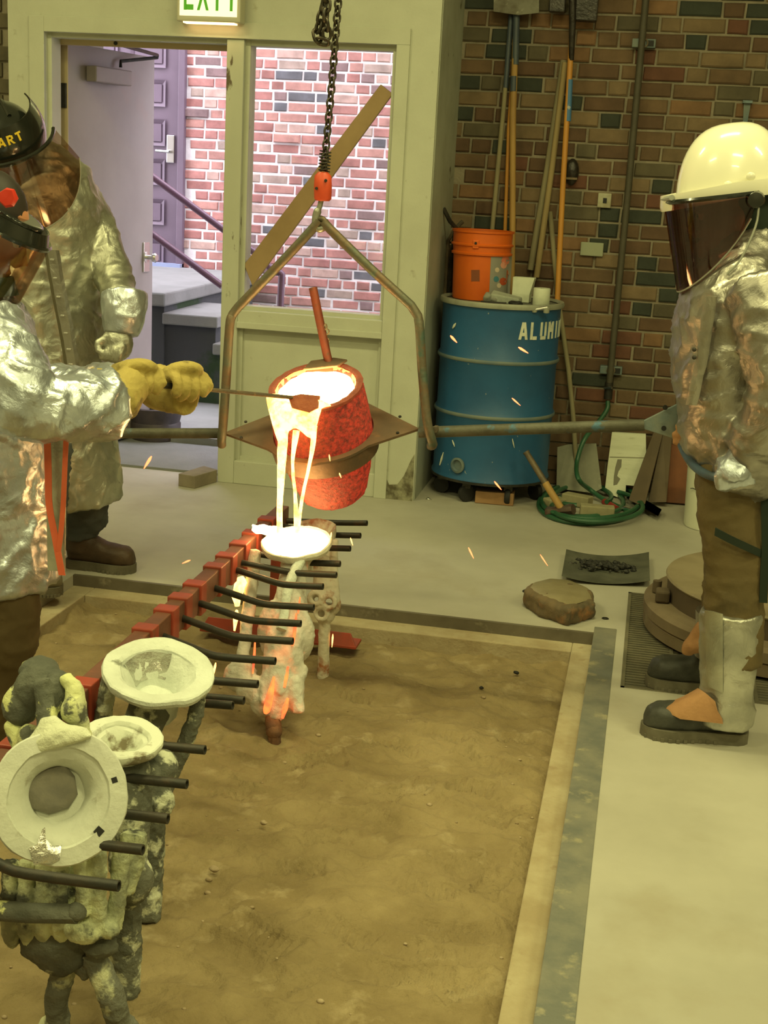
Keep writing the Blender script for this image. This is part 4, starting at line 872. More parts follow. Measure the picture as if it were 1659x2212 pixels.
MB().lathe([(DR-.012, dz1-.014), (DR+.008, dz1-.016), (DR+.012, dz1-.004), (DR+.008, dz1+.008), (DR-.006, dz1+.009), (DR-.016, dz1-.002)], DC, n=64, cap=False).build('lid_ring', M['drum_ring'], dr_, smooth=60)
MB().lathe([(.003, dz1-.012), (DR-.014, dz1-.012), (DR-.014, dz1-.006), (.003, dz1-.006)], DC, n=64).build('lid', mat('drum_lid', (.10, .10, .085), (.17, .165, .13), 14, rough=.8), dr_, smooth=40)
def dpos(px, z, r=0.0):                        # point on the drum skin under a pixel column
    d = _ray(px, 800); a, b, c_ = d[0]**2+d[1]**2, -2*(d[0]*DC[0]+d[1]*DC[1]), DC[0]**2+DC[1]**2-(DR+r)**2
    t = (-b-math.sqrt(max(0, b*b-4*a*c_)))/(2*a); q = d*t; q[2] = z; return q
def dang(px): q = dpos(px, 0); return math.atan2(q[1]-DC[1], q[0]-DC[0])
zl0 = P(1140, 736, 6.30)[2]; zl1 = P(1140, 698, 6.30)[2]; aL = dang(1116)
lt = lettering(MB(), 'ALUMINUM', lambda u, v, d: V3(DC[0]+(DR-.003+d)*math.cos(aL+u*.066/DR), DC[1]+(DR-.003+d)*math.sin(aL+u*.066/DR), zl0+v*(zl1-zl0)), wd=.2, gap=.86, th=.0022)
M['stencil'] = mat('stencil', (.70, .72, .60), (.55, .57, .48), 20, rough=.7)
lt.build('stencil_lettering', M['stencil'], dr_, smooth=0)
bg = dpos(1003, P(1003, 1008, 6.3)[2]); bn = unit((bg-DC)*V3(1, 1, 0))
MB().lathe([(.036, -.004), (.038, .007), (.028, .010), (.025, .004), (.024, -.003), (.003, -.003)], bg, bn, 20).build('bung', M['drum_rib'], dr_)
lg = MB(); q = dpos(1158, dz1-.01, .012)
lg.tube([q+V3(-.035, -.012, -.004), q+V3(.03, -.01, .012)], .007, 8); lg.build('ring_bolt', M['chrome'], dr_)
for s_ in (-1, 1): MB().lathe([(.014, 0), (.014, .022)], q+V3(-.03+.028*(s_+1), -.004, -.012), (0, -.2, 1), 10).build('ring_lug', M['drum_ring'], dr_)
for (px, y0_, y1_, w_) in ((972, 712, 700, .007), (963, 1015, 985, .006), (987, 955, 968, .004), (1118, 950, 970, .003)):
    a_ = dpos(px, P(px, y0_, 6.3)[2], .0005); b_ = dpos(px+6, P(px, y1_, 6.3)[2], .0005); MB().tube([a_, (a_+b_)/2, b_], [w_*.5, w_, w_*.3], 5).build('paint_scuff', M['stencil'], dr_)
for a in (200, 250, 300, 350, 60, 130):
    cc = DC+V3(math.cos(R(a)), math.sin(R(a)), 0)*(DR-.05)
    cs_ = MB(); cs_.lathe([(.012, -.014), (.04, -.013), (.043, -.006), (.043, .006), (.04, .013), (.012, .014)], cc+V3(0, 0, .043), (math.cos(R(a)+1), math.sin(R(a)+1), 0), 18); cs_.build('caster', M['dark'], dr_)
    MB().bb(cc+V3(-.02, -.02, .07), cc+V3(.02, .02, .105)).build('caster_fork', M['black_metal'], dr_, smooth=0)

# ---- things on the drum
M['orange'] = mat('orange', (.70, .135, .012), (.62, .11, .012), 5, rough=.4)
zt = dz1-.004
bc = V3(-.825, 6.62, zt)
bk = thing('bucket', 'orange plastic bucket with printed sticker standing on the blue drum', 'bucket', bc)
bh = P(1045, 497, 6.62)[2]-zt; rb0 = .128; rb1 = .142
h1, h2_, h3 = bh-.035*1, bh-.075, bh-.105
MB().lathe([(.003, .001), (rb0, .001), (rb0+.002, .01), (rb1-.006, h3-.012), (rb1+.004, h3-.008), (rb1+.005, h3), (rb1-.003, h3+.006), (rb1-.001, h2_), (rb1+.007, h2_+.004), (rb1+.008, h2_+.010), (rb1, h2_+.016), (rb1+.001, bh-.012), (rb1+.007, bh-.010), (rb1+.008, bh), (rb1-.004, bh), (rb1-.012, .02), (.003, .012)], bc, n=56).build('body', M['orange'], bk, smooth=35)
def bpt(px, py, r=.003):
    d = _ray(px, py); q = P(px, py, 6.5); zz = q[2]
    rr = rb0+(rb1-.006-rb0)*max(0, min(1, (zz-zt)/bh))+r; a, b, c_ = d[0]**2+d[1]**2, -2*(d[0]*bc[0]+d[1]*bc[1]), bc[0]**2+bc[1]**2-rr**2
    t = (-b-math.sqrt(max(0, b*b-4*a*c_)))/(2*a); return EYE+d*t
stk = []
for i in range(9): stk.append([bpt(1061-6*i/8*.8+(1104-1059)*k/8, 546+(640-546)*i/8) for k in range(9)])
MB().sheet(stk, .0012).build('sticker', mat('sticker', (.28, .27, .24), rough=.5), bk, smooth=60)
for (px, py, rx, cc) in ((1092, 563, 9, (.7, .20, .12)), (1088, 573, 7, (.72, .33, .24)), (1074, 583, 5, (.62, .5, .38)), (1072, 603, 6, (.06, .2, .27)), (1087, 608, 8, (.45, .07, .02)), (1100, 590, 4, (.65, .35, .25)), (1078, 617, 5, (.6, .5, .4))):
    g_ = [bpt(px+rx*math.cos(R(a)), py+rx*1.1*math.sin(R(a)), .005) for a in range(0, 360, 45)]; c0_ = bpt(px, py, .0052)
    MB().add([c0_]+g_, [(0, 1+k, 1+(k+1) % 8) for k in range(8)]).build('printed_blotch', mat('blotch', cc), bk, smooth=0, recalc=False)
MB().sheet([[bpt(1018, 583), bpt(1036, 583)], [bpt(1018, 608), bpt(1036, 608)]], .001).build('dark_label', mat('label_dark', (.22, .06, .02)), bk, smooth=0)
eq = bpt(1028, 528, .006); MB().box(eq, (.03, .014, .04)).build('handle_lug', M['orange'], bk, smooth=0, bevel=.004)
MB().lathe([(.006, 0), (.006, .004)], eq+V3(0, -.007, .006), (0, -1, 0), 10).build('lug_hole', M['dark'], bk)
M['foam'] = mat('foam', (.62, .65, .52), (.52, .55, .43), 12, rough=.9)
fb = MB(); q = P(1128, 655, 6.60); q[2] = zt; fx = MB()
fb.rings([[q+V3(x, y, z) for x, y in ((-.05, -.03), (.035, -.035), (.04, .03), (-.045, .035))] for z in (0, .04)]+[[q+V3(x, y, z) for x, y in ((-.052, -.02), (.052, -.025), (.056, .03), (-.047, .035))] for z in (.115, .118)])
fb.build('foam_block', M['foam'], smooth=0, bevel=.004, label='pale green-white foam cup block behind the white roll on the drum', cat='block')
q = P(1166, 655, 6.40); q[2] = zt; q[1] = 6.47
rl = thing('paper_roll', 'short white roll standing on the drum rim end', 'roll', q); hr0 = P(1166, 622, q[1])[2]-zt
MB().lathe([(.010, .001), (.038, .001), (.040, .004), (.040, hr0-.003), (.038, hr0), (.013, hr0), (.012, hr0-.02)], q, n=28).build('roll', M['foam'], rl); MB().lathe([(.013, hr0-.001), (.013, .002)], q, n=16, cap=False).build('core', M['dark'], rl)
q = P(1098, 652, 6.43); q[2] = zt; q[1] = 6.45
sb = MB(); sb.add([q+V3(*t) for t in ((-.075, -.03, 0), (.06, -.03, 0), (.062, .03, 0), (-.07, .03, 0), (-.085, -.03, .045), (.05, -.03, .03), (.06, .03, .034), (-.08, .03, .06))], [(0, 3, 2, 1), (4, 5, 6, 7), (0, 1, 5, 4), (1, 2, 6, 5), (2, 3, 7, 6), (3, 0, 4, 7)])
sb.build('broken_slab', mat('slab_grey', (.36, .38, .31), (.28, .30, .25), 14, rough=.9, bump=.4), smooth=0, bevel=.006, label='grey broken piece of shell lying in front of the orange bucket', cat='fragment')
q = P(1052, 640, 6.40); q[1] = 6.43; q[2] = zt
hk_ = MB(); hk_.ell(q+V3(0, 0, .026), (.022, .02, .026)); hk_.ell(q+V3(.035, .005, .02), (.02, .02, .02)); hk_.jit(.008, 40); hk_.blob(.005, 1).build('plaster_lump', mat('plaster', (.27, .27, .22), (.2, .2, .17), 20, rough=.9), label='small grey plaster lump at the foot of the orange bucket', cat='lump')
q = P(1078, 652, 6.33); q[1] = 6.375; q[2] = zt
MB().bar(q+V3(-.09, 0, .008), q+V3(.03, -.005, .008), .012, .014).build('black_file', M['black_metal'], smooth=0, bevel=.002, label='thin black bar lying at the drum front under the bucket', cat='tool')
ck = MB(); ck.ell(q+V3(.075, .0, .011), (.035, .018, .011)); ck.jit(.007, 40); ck.build('charcoal_piece', M['dark'], label='black charred piece beside the grey broken slab', cat='charcoal')
tg_ = thing('fire_tongs', 'black bent iron handle standing behind the drum left of the bucket', 'tool', P(965, 600, 6.72)*V3(1, 1, 0))
MB().tube([P(958, 450, 6.62), P(972, 478, 6.64), P(985, 492, 6.68), P(975, 560, 6.74), V3(*P(972, 600, 6.78)[:2], .0)], .011, 8).build('handle', M['black_metal'], tg_)
MB().tube([P(1000, 478, 6.76), P(985, 492, 6.76), P(968, 520, 6.78), V3(*P(965, 620, 6.82)[:2], .0)], .010, 8).build('handle', M['iron'], tg_)
MB().bb(*[V3(-1.0, 6.86, .0), V3(-.93, 6.905, .9)]).build('dark_plank', mat('dark_plank', (.05, .035, .02), rough=.9), smooth=0, bevel=.004, label='dark plank standing against the brick wall left of the drum', cat='plank')

# ---- long-handled tools leaning on the wall behind the drum
M['wood_tan'] = mat('wood_tan', (.42, .25, .075), (.33, .19, .06), 3, rough=.6, stretch=(12, 12, 1))
M['wood_orange'] = mat('wood_orange', (.56, .26, .045), (.46, .20, .04), 3, rough=.5, stretch=(12, 12, 1))
M['wood_grey'] = mat('wood_grey', (.27, .235, .14), (.2, .175, .11), 3, rough=.8, stretch=(12, 12, 1))
M['paint_blue'] = mat('paint_blue', (.045, .06, .09), (.07, .09, .11), 10, rough=.5)
def tool(label, pts, r, mt, bands=(), head=None, Yt=6.88, Yb=6.80, foot=0.0, name='long_handled_tool'):
    q = [P(x, y, Yt+(Yb-Yt)*(i/(len(pts)-1))) for i, (x, y) in enumerate(pts)]
    ft = q[-1]+(q[-1]-q[-2])/np.linalg.norm(q[-1]-q[-2])*.02; 
    if foot is not None:
        d = unit(q[-1]-q[0]); ft = q[-1]+d*((q[-1][2]-foot)/max(.2, -d[2]))
    t = thing(name, label, 'tool', V3(ft[0], ft[1], max(0, ft[2])))
    MB().tube(q+[ft], r, 10).build('handle', mt, t)
    for (x0, y0, x1, y1, m_, k) in bands:
        yy_ = [q_[1] for q_ in pts]; YY_ = [Yt+(Yb-Yt)*(i/(len(pts)-1)) for i in range(len(pts))]; MB().tube([P(x0, y0, np.interp(y0, yy_, YY_)), P(x1, y1, np.interp(y1, yy_, YY_))], r*k*1.03, 10).build('band', m_, t)
    if head: head(t)
    return t
def head1(t):
    g_ = MB(); a_ = [P(1069, 2, 6.86), P(1166, -8, 6.86), P(1166, 30, 6.86), P(1120, 34, 6.85), P(1068, 27, 6.86)]
    g_.prism([((q-a_[0])[0], (q-a_[0])[2]) for q in a_], a_[0]-V3(0, .03, 0), (1, 0, 0), (0, 0, 1), .012); g_.add([P(1069, 2, 6.83), P(1166, -8, 6.83), P(1160, -60, 6.9), P(1075, -50, 6.9)], [(0, 1, 2, 3)])
    g_.build('blade', mat('rust_grey', (.24, .235, .19), (.12, .10, .07), 9, c3=(.4, .4, .33), sc3=14, rough=.7, metal=.2), t, smooth=0)
tool('tan pole with dark blue top and square rusty blade, behind the orange bucket', [(1116, 15), (1108, 250), (1107, 497)], .0155, M['wood_tan'], [(1116, 12, 1113, 140, M['paint_blue'], 1.06), (1110, 165, 1109, 198, M['paint_blue'], 1.05)], head1, 6.86, 6.79, foot=dz1-.004)
tool('slim grey-tan pole with bluish upper end, leftmost behind the orange bucket', [(1104, 35), (1087, 242), (1063, 497)], .0115, M['wood_grey'], [(1104, 33, 1092, 190, M['paint_blue'], 1.06)], None, 6.875, 6.81, foot=dz1-.004)
tool('thin orange pole half hidden behind the thick tan pole', [(1108, 150), (1099, 274), (1091, 497)], .009, M['wood_orange'], [], None, 6.88, 6.83, foot=dz1-.004)
def head2(t):
    g_ = MB()
    for (x0, x1, y1) in ((1191, 1222, 30), (1248, 1291, 50)):
        a_, b_ = P(x0, -30, 6.86), P(x1, y1, 6.86); g_ = MB().bb((a_[0], 6.80, b_[2]), (b_[0], 6.85, a_[2])); g_.jit(.006, 30); g_.build('iron_head', M['shiny_black'], t, smooth=0, bevel=.006)
    MB().tube([P(1236, -20, 6.80), P(1237, 40, 6.80), P(1234, 130, 6.82)], [.018, .017, .013], 10).build('socket', M['shiny_black'], t)
M['shiny_black'] = mat('shiny_black', (.018, .014, .012), (.04, .034, .028), 18, rough=.28, metal=.2, bump=.3)
tl = tool('orange handled shovel with blue sticker and black iron head, right of the grey poles', [(1236, 60), (1231, 150), (1216, 400), (1204, 650)], .0135, M['wood_orange'], [(1231, 172, 1227, 262, mat('sticker_blue', (.06, .17, .36), (.35, .4, .45), 25, lo=.6, hi=.64), 1.04)], head2, 6.84, 6.77, foot=dz1-.004)
tool('wide grey wooden pole leaning left, left one of the grey pair', [(1218, 130), (1185, 350), (1147, 574)], .0165, M['wood_grey'], [], None, 6.88, 6.875, foot=None)
tool('wide grey-tan wooden pole leaning left, right one of the grey pair', [(1221, 135), (1193, 360), (1160, 590)], .0145, M['wood_tan'] if 0 else mat('wood_mid', (.33, .25, .12), (.26, .19, .09), 3, rough=.8, stretch=(12, 12, 1)), [], None, 6.85, 6.85, foot=None)
def head3(t):
    q0 = P(1255, 1000, 6.80); bl_ = MB(); a_ = [P(1204, 966, 6.80), P(1228, 960, 6.80), P(1288, 958, 6.80), P(1300, 1055, 6.70), P(1280, 1065, 6.69), P(1202, 1055, 6.70)]
    bl_.add(a_+[q+V3(0, .008, 0) for q in a_], [(0, 1, 2, 3, 4, 5), (11, 10, 9, 8, 7, 6)]+[(k, (k+1) % 6, 6+(k+1) % 6, 6+k) for k in range(6)]); bl_.build('blade', mat('shovel_grey', (.20, .20, .155), (.27, .27, .21), 6, c3=(.45, .46, .36), sc3=9, lo3=.6, hi3=.72, rough=.7, metal=.2), t, smooth=0)
tool('square-bladed grey shovel standing blade down behind the hose', [(1188, 457), (1206, 650), (1228, 800), (1238, 900), (1243, 975)], .0125, M['wood_grey'], [], head3, 6.88, 6.77, name='shovel')
q = P(1236, 372, YB); 
rf = thing('wall_hook_disc', 'dark round metal dish hanging on the brick wall behind the orange handle', 'dish', q-V3(0, .02, .06))
MB().ell(q-V3(0, .03, 0), (.035, .03, .065)).build('dish', M['shiny_black'], rf); MB().bar(q+V3(-.05, -.06, -.03), q+V3(.03, -.06, -.03), .01, .008).build('bar', M['iron'], rf, smooth=0)

# ---- pipe, clamps, hose
M['pipe_grey'] = mat('pipe_grey', (.075, .066, .045), (.055, .048, .032), 8, rough=.6)
pp_ = thing('air_pipe', 'vertical grey air pipe clamped to the brick wall', 'pipe', P(1316, 870, YB-.06))
MB().tube([P(1402, -75, YB-.06), P(1395, 0, YB-.055), P(1358, 400, YB-.055), P(1316, 830, YB-.055)], .0165, 12).build('pipe', M['pipe_grey'], pp_)
for (px, py) in ((1391, 94), (1320, 799)):
    q = P(px, py, YB-.03); c_ = MB().bb(q+V3(-.055, -.02, -.02), q+V3(.055, .03, .02)); c_.build('clamp_rail', M['drum_rib'], pp_, smooth=0, bevel=.003)
    MB().bb(q+V3(.012, -.024, -.013), q+V3(.046, -.018, .013)).build('rail_slot', M['dark'], pp_, smooth=0)
    MB().tube(arc(q+V3(0, -.025, 0), V3(1, 0, 0), V3(0, 0, 1), .0185, 0, 360, 14)[:-1], .004, 6, closed=True).build('clamp_ring', M['iron'], pp_)
MB().tube([P(1316, 826, YB-.055), P(1313, 862, YB-.055)], .021, 10).build('valve', M['black_metal'], pp_); MB().tube([P(1305, 838, YB-.07), P(1322, 838, YB-.09)], .007, 8).build('valve_lever', M['chrome'], pp_)
M['hose'] = mat('hose', (.02, .085, .042), (.035, .12, .065), 5, rough=.4)
hs = thing('air_hose', 'green air hose coiled on the floor and running up to the wall pipe', 'hose', G(1270, 1100))
def hz(px, py, z=.012): return G(px, py, z)
hp_ = [P(1313, 866, YB-.055), P(1311, 885, YB-.07), P(1290, 915, YB-.12), P(1262, 950, YB-.2), P(1246, 1000, YB-.25), P(1250, 1035, 6.55), hz(1275, 1058, .05), hz(1310, 1082, .02), hz(1345, 1098), hz(1375, 1110)]
MB().tube(spline(hp_, 6), .0115, 10).build('rising_hose', M['hose'], hs)
def coil(cx, cy, rx, ry, z, a0, a1, ph=0): return [G(cx+rx*math.cos(R(a))+ph*math.sin(R(a*2)), cy+ry*math.sin(R(a)), z) for a in np.linspace(a0, a1, 34)]
for k, (cx, cy, rx, ry, z, a0, a1) in enumerate(((1272, 1085, 108, 46, .012, 0, 350), (1276, 1080, 104, 40, .033, 20, 370), (1262, 1082, 84, 34, .014, -20, 320), (1290, 1092, 98, 34, .034, -60, 210), (1258, 1070, 62, 22, .035, 100, 400))):
    MB().tube(coil(cx, cy, rx, ry, z, a0, a1, 5), .0115, 8).build('coil', M['hose'], hs)
MB().tube([hz(1306, 1084, .02), hz(1332, 1100, .016)], .017, 10).build('red_coupling', mat('coupling', (.27, .03, .025), rough=.5), hs)
MB().tube([hz(1347, 1098, .014), hz(1368, 1104, .014)], .012, 10).build('brass_end', M['chrome'], hs)

# ---- hammer, stones in the coil, boards
hm = thing('sledge_hammer', 'sledge hammer standing on its head, handle leaning on the drum', 'tool', G(1213, 1115))
ha, hb3 = P(1136, 976, 6.25), G(1212, 1098, .055)
MB().tube([hb3, hb3+(ha-hb3)*.45], .017, 10).build('handle', M['wood_tan'], hm); MB().tube([hb3+(ha-hb3)*.43, hb3+(ha-hb3)*.97, ha], [.0155, .014, .017], 10).build('grip', M['iron'], hm)
hd = MB(); dh = unit(V3(.85, -.35, .28)); hd.lathe([(.003, -.075), (.024, -.073), (.029, -.06), (.022, -.02), (.022, .02), (.029, .05), (.026, .066), (.003, .068)], hb3-V3(0, 0, .012), dh, 8); hd.build('head', mat('hammer_head', (.10, .05, .04), (.16, .13, .11), 14, rough=.4, metal=.5), hm, smooth=30)
for i, (px, py, sx_, sy_, rz) in enumerate(((1198, 1088, .1, .06, 40), (1247, 1080, .14, .07, -20), (1290, 1104, .16, .06, 5))):
    q = G(px, py, .03); ca, sa = math.cos(R(rz)), math.sin(R(rz)); 
    MB().box(q, (sx_, sy_, .055), np.array([[ca, -sa, 0], [sa, ca, 0], [0, 0, 1]])).jit(.004, 20).build('firebrick', mat('firebrick', (.33, .30, .18), (.24, .22, .13), 9, rough=.95), smooth=0, bevel=.006, label=['tan firebrick on end of the hose coil, behind the hammer', 'tan firebrick lying in the middle of the hose coil', 'long tan firebrick at the front of the hose coil'][i], cat='brick')
cbm = mat('white_board', (.66, .68, .54), (.58, .60, .46), 4, c3=(.40, .40, .28), sc3=9, lo3=.62, hi3=.75, rough=.9, stretch=(1, 1, 6), bump=.2)
cbp = [(1322, 934), (1395, 938), (1396, 990), (1376, 1050), (1352, 1048), (1351, 1068), (1340, 1076), (1306, 1064), (1312, 1010), (1317, 972)]
def bq(px, py): f = (py-934)/140; return P(px, py, 6.86-.14*f)
wbq = [bq(*q) for q in cbp]; n_ = len(wbq); cbb = thing('foam_board', 'torn white foam board with a keyhole cut-out leaning on the brick wall', 'board', wbq[6]*V3(1, 1, 0))
MB().add(wbq+[q+V3(0, .022, 0) for q in wbq], [tuple(range(n_)), tuple(range(n_, 2*n_))[::-1]]+[(k, (k+1) % n_, n_+(k+1) % n_, n_+k) for k in range(n_)]).build('board', cbm, cbb, smooth=0)
hl = [bq(*q)-V3(0, .002, 0) for q in ((1334, 992), (1343, 992), (1342, 1008), (1336, 1018), (1333, 1028), (1340, 1034), (1333, 1046), (1325, 1048), (1326, 1030), (1329, 1010))]
MB().add(hl, [tuple(range(10))]).build('cut_out', mat('cut_dark', (.16, .15, .10)), cbb, smooth=0); MB().add([bq(1317, 986)-V3(0, .002, 0), bq(1396, 988)-V3(0, .002, 0), bq(1396, 990)-V3(0, .002, 0), bq(1317, 988)-V3(0, .002, 0)], [(0, 1, 2, 3)]).build('score_line', mat('cut_dark2', (.25, .24, .16)), cbb, smooth=0)
M['brown_iron'] = mat('brown_iron', (.115, .085, .055), (.15, .11, .07), 6, rough=.7, metal=.2)
def slat(name, label, quad, mt, th=.02, cat='bar', foot=None):
    q = [np.asarray(a) for a in quad]; MB().add(q+[a+V3(0, th, 0) for a in q], [(0, 1, 2, 3), (7, 6, 5, 4), (0, 4, 5, 1), (1, 5, 6, 2), (2, 6, 7, 3), (3, 7, 4, 0)]).build(name, mt, smooth=0, bevel=.003, label=label, cat=cat)
slat('angle_iron', 'brown iron angle leaning left to right between white board and bucket', [P(1415, 925, 6.86), P(1434, 930, 6.86), P(1392, 1096, 6.52), P(1358, 1080, 6.52)], M['brown_iron'])
slat('angle_iron', 'brown flat iron lying on the floor at the right end of the hose', [G(1352, 1076, .03), G(1372, 1068, .03), G(1430, 1102, .03), G(1422, 1116, .03)], M['brown_iron'], th=.02)
slat('iron_plate', 'brown iron plate standing on edge beside the rusty steel panel', [P(1432, 935, 6.86), P(1452, 945, 6.86), P(1440, 1085, 6.62), P(1400, 1085, 6.62)], M['brown_iron'])
slat('rusty_panel', 'rust-red steel panel leaning on the wall behind the white bucket', [P(1434, 955, 6.88), P(1500, 975, 6.88), P(1500, 1090, 6.7), P(1434, 1085, 6.7)], mat('rust_panel', (.21, .075, .03), (.15, .06, .03), 5, rough=.8, bump=.2), cat='panel')
wq = V3(.375, 6.33, 0); wb2 = thing('bucket', 'white plastic bucket with a crack standing behind the right man', 'bucket', wq); hw = P(1500, 985, 6.3)[2]
MB().lathe([(.003, .002), (.125, .002), (.128, .01), (.138, hw-.05), (.143, hw-.048), (.143, hw-.03), (.139, hw-.028), (.14, hw), (.132, hw), (.122, .02), (.003, .016)], wq, n=48).build('body', mat('bucket_white', (.74, .75, .62), (.68, .69, .56), 4, rough=.4), wb2, smooth=35)
MB().tube([wq+V3(.1425*math.cos(R(a)), .1425*math.sin(R(a)), hw*.55+.012*math.sin(a*.12)) for a in range(215, 300, 6)], .0018, 6).build('crack', M['dark'], wb2)
# small fittings on the brick wall
q = P(1279, 538, YB); MB().bb(q+V3(-.056, -.03, -.033), q+V3(.056, -.003, .033)).build('junction_box', mat('box_grey', (.30, .32, .23), rough=.6), smooth=0, bevel=.004, label='pale grey junction box on the brick wall right of the orange handle', cat='box')
q = P(1305, 433, YB); jb = thing('wall_socket', 'small pale square fitting with a hole on the brick wall', 'socket', q-V3(0, 0, .03)); MB().bb(q+V3(-.03, -.028, -.035), q+V3(.035, -.004, .035)).build('plate', mat('socket_pale', (.42, .41, .30), (.3, .27, .18), 20), jb, smooth=0, bevel=.004); MB().bb(q+V3(-.004, -.031, -.012), q+V3(.014, -.026, .012)).build('hole', M['dark'], jb, smooth=0)
q = P(1612, 238, YB); wk = thing('wall_bracket', 'small grey-green iron bracket on the brick wall above the hard hat', 'bracket', q-V3(0, 0, .05)); MB().bb(q+V3(-.022, -.05, .03), q+V3(.022, -.003, .042)).build('top', M['blue_worn'], wk, smooth=0); MB().prism([(-.016, .03), (.016, .03), (.010, -.06), (-.010, -.06)], q-V3(0, .03, 0), (1, 0, 0), (0, 0, 1), -.015).build('arm', M['drum_rib'], wk, smooth=0)

# ---- wooden board across the window, floor pieces
wt = [P(822, 182, 6.29), P(848, 203, 6.29), P(545, 618, 6.29), P(527, 572, 6.29)]
slat('wooden_board', 'light brown wooden board leaning across the window on the sill', wt, mat('board_wood', (.36, .24, .12), (.29, .19, .09), 2.5, rough=.7, stretch=(2, 9, 2)), th=.022, cat='board')
slat_q = [G(385, 1050, 0), G(420, 1056, 0), G(469, 1041, 0), G(440, 1032, 0)]
MB().add(slat_q+[q+V3(0, 0, .062) for q in slat_q], [(3, 2, 1, 0), (4, 5, 6, 7), (0, 1, 5, 4), (1, 2, 6, 5), (2, 3, 7, 6), (3, 0, 4, 7)]).build('brick_block', mat('block_brown', (.26, .22, .16), (.2, .165, .12), 10, rough=.95), smooth=0, bevel=.003, label='grey-brown brick lying on the floor against the mullion', cat='brick')
q = V3(*G(335, 950)[:2], 0); bpot = thing('tub', 'black ribbed tub standing on the floor just inside the doorway', 'tub', q)
MB().lathe([(.003, .003), (.13, .003), (.135, .02), (.132, .05), (.142, .06), (.142, .10), (.136, .11), (.145, .15), (.15, .19), (.14, .195), (.13, .03), (.003, .02)], q, n=36).jit(.003, 20).build('tub', mat('tub_black', (.035, .028, .03), (.06, .045, .045), 10, rough=.6), bpot, smooth=40)
q = V3(*G(1066, 1090)[:2], 0); MB().box(q+V3(0, .04, .031), (.185, .09, .06), np.array([[1, -.05, 0], [.05, 1, 0], [0, 0, 1]])).build('loose_brick', mat('loose_brick', (.33, .19, .09), (.27, .15, .07), 14, rough=.9), smooth=0, bevel=.004, label='orange-brown brick lying under the front of the blue drum', cat='brick')
lump(926, 1080, .010, 'floor_screw', M['chrome'], 'tiny shiny screw on the floor at the foot of the white corner', z=0, cat='screw')

# ---- tray of slag
ty = [G(1222, 1203), G(1400, 1209), G(1402, 1270), G(1212, 1260)]
trm = thing('slag_tray', 'curled black metal tray of slag crumbs on the floor', 'tray', sum(ty)/4)
gg = []
for i in range(9):
    a = i/8; gg.append([])
    for k in range(15):
        t = k/14; p_ = (ty[0]*(1-t)+ty[1]*t)*(1-a)+(ty[3]*(1-t)+ty[2]*t)*a; e_ = (2*t-1)**2; gg[-1].append(p_+V3(0, 0, .006+.022*e_+(.006 if i in (0, 8) else 0)))
MB().sheet(gg, -.004).build('plate', mat('tray_metal', (.10, .105, .085), (.17, .175, .14), 7, rough=.6, metal=.4), trm, smooth=40)
cr = MB(); rnd = random.Random(9); cc = G(1300, 1232)
for k in range(170):
    a, r_ = rnd.uniform(0, 6.28), abs(rnd.gauss(0, .5)); s_ = rnd.uniform(.004, .011); x, y = cc[0]+.13*min(r_, 1)*math.cos(a), cc[1]+.085*min(r_, 1)*math.sin(a)
    cr.ell((x, y, .012+s_*.6+.012*max(0, 1-r_)), (s_*1.3, s_, s_*.8), n=6, m=4)
cr.jit(.004, 120).build('crumbs', mat('slag', (.02, .02, .018), (.09, .085, .07), 40, lo=.55, hi=.7, rough=.6), trm, smooth=0, kind='stuff')
# ---- flat stone
q = [G(1130, 1320), G(1228, 1356), G(1286, 1335), G(1190, 1290)]; sc_ = sum(q)/4
stn = thing('flat_stone', 'flat-topped rusty brown stone lying on the floor behind the pit corner', 'stone', sc_)
sm_ = MB(); ring = [(1128, 1312), (1165, 1335), (1228, 1356), (1284, 1338), (1276, 1312), (1230, 1292), (1180, 1288), (1140, 1298)]
base_ = [G(*p) for p in ring]; topz = .075
c_ = sum(base_)/8; sm_.rings([[c_+(b-c_)*.93+V3(0, 0, .0) for b in base_], [b+V3(0, 0, .02) for b in base_], [c_+(b-c_)*1.0+V3(0, 0, topz-.018) for b in base_], [c_+(b-c_)*.93+V3(0, .01, topz-.004) for b in base_], [c_+(b-c_)*.5+V3(0, .01, topz) for b in base_]])
sm_.blob(.008, 2, lambda q: .006*fnoise(q, 18)+.004*fnoise(q, 50))
tp_ = MB(); keep = [f for f in sm_.f]; zz = np.array(sm_.v)[:, 2]
sm_.build('rock', mat('rock', (.17, .12, .065), (.09, .07, .042), 9, c3=(.28, .13, .05), sc3=14, lo3=.55, hi3=.7, rough=.8, bump=.4), stn)
tp_.rings([[c_+(b-c_)*k_+V3(0, .01, topz+h_) for b in [base_[0]*(1-t)+base_[1]*t for base_ in [base_]] ] for k_, h_ in ()]) if 0 else None
g2 = MB(); g2.rings([[c_+(b-c_)*k_+V3(0, .012, topz+h_) for b in base_] for k_, h_ in ((.88, -.006), (.8, .0015), (.45, .003), (.05, .0035))]); g2.build('flat_top', mat('rock_top', (.33, .28, .17), (.25, .21, .12), 8, rough=.45, metal=.2, bump=.15), stn, smooth=70)

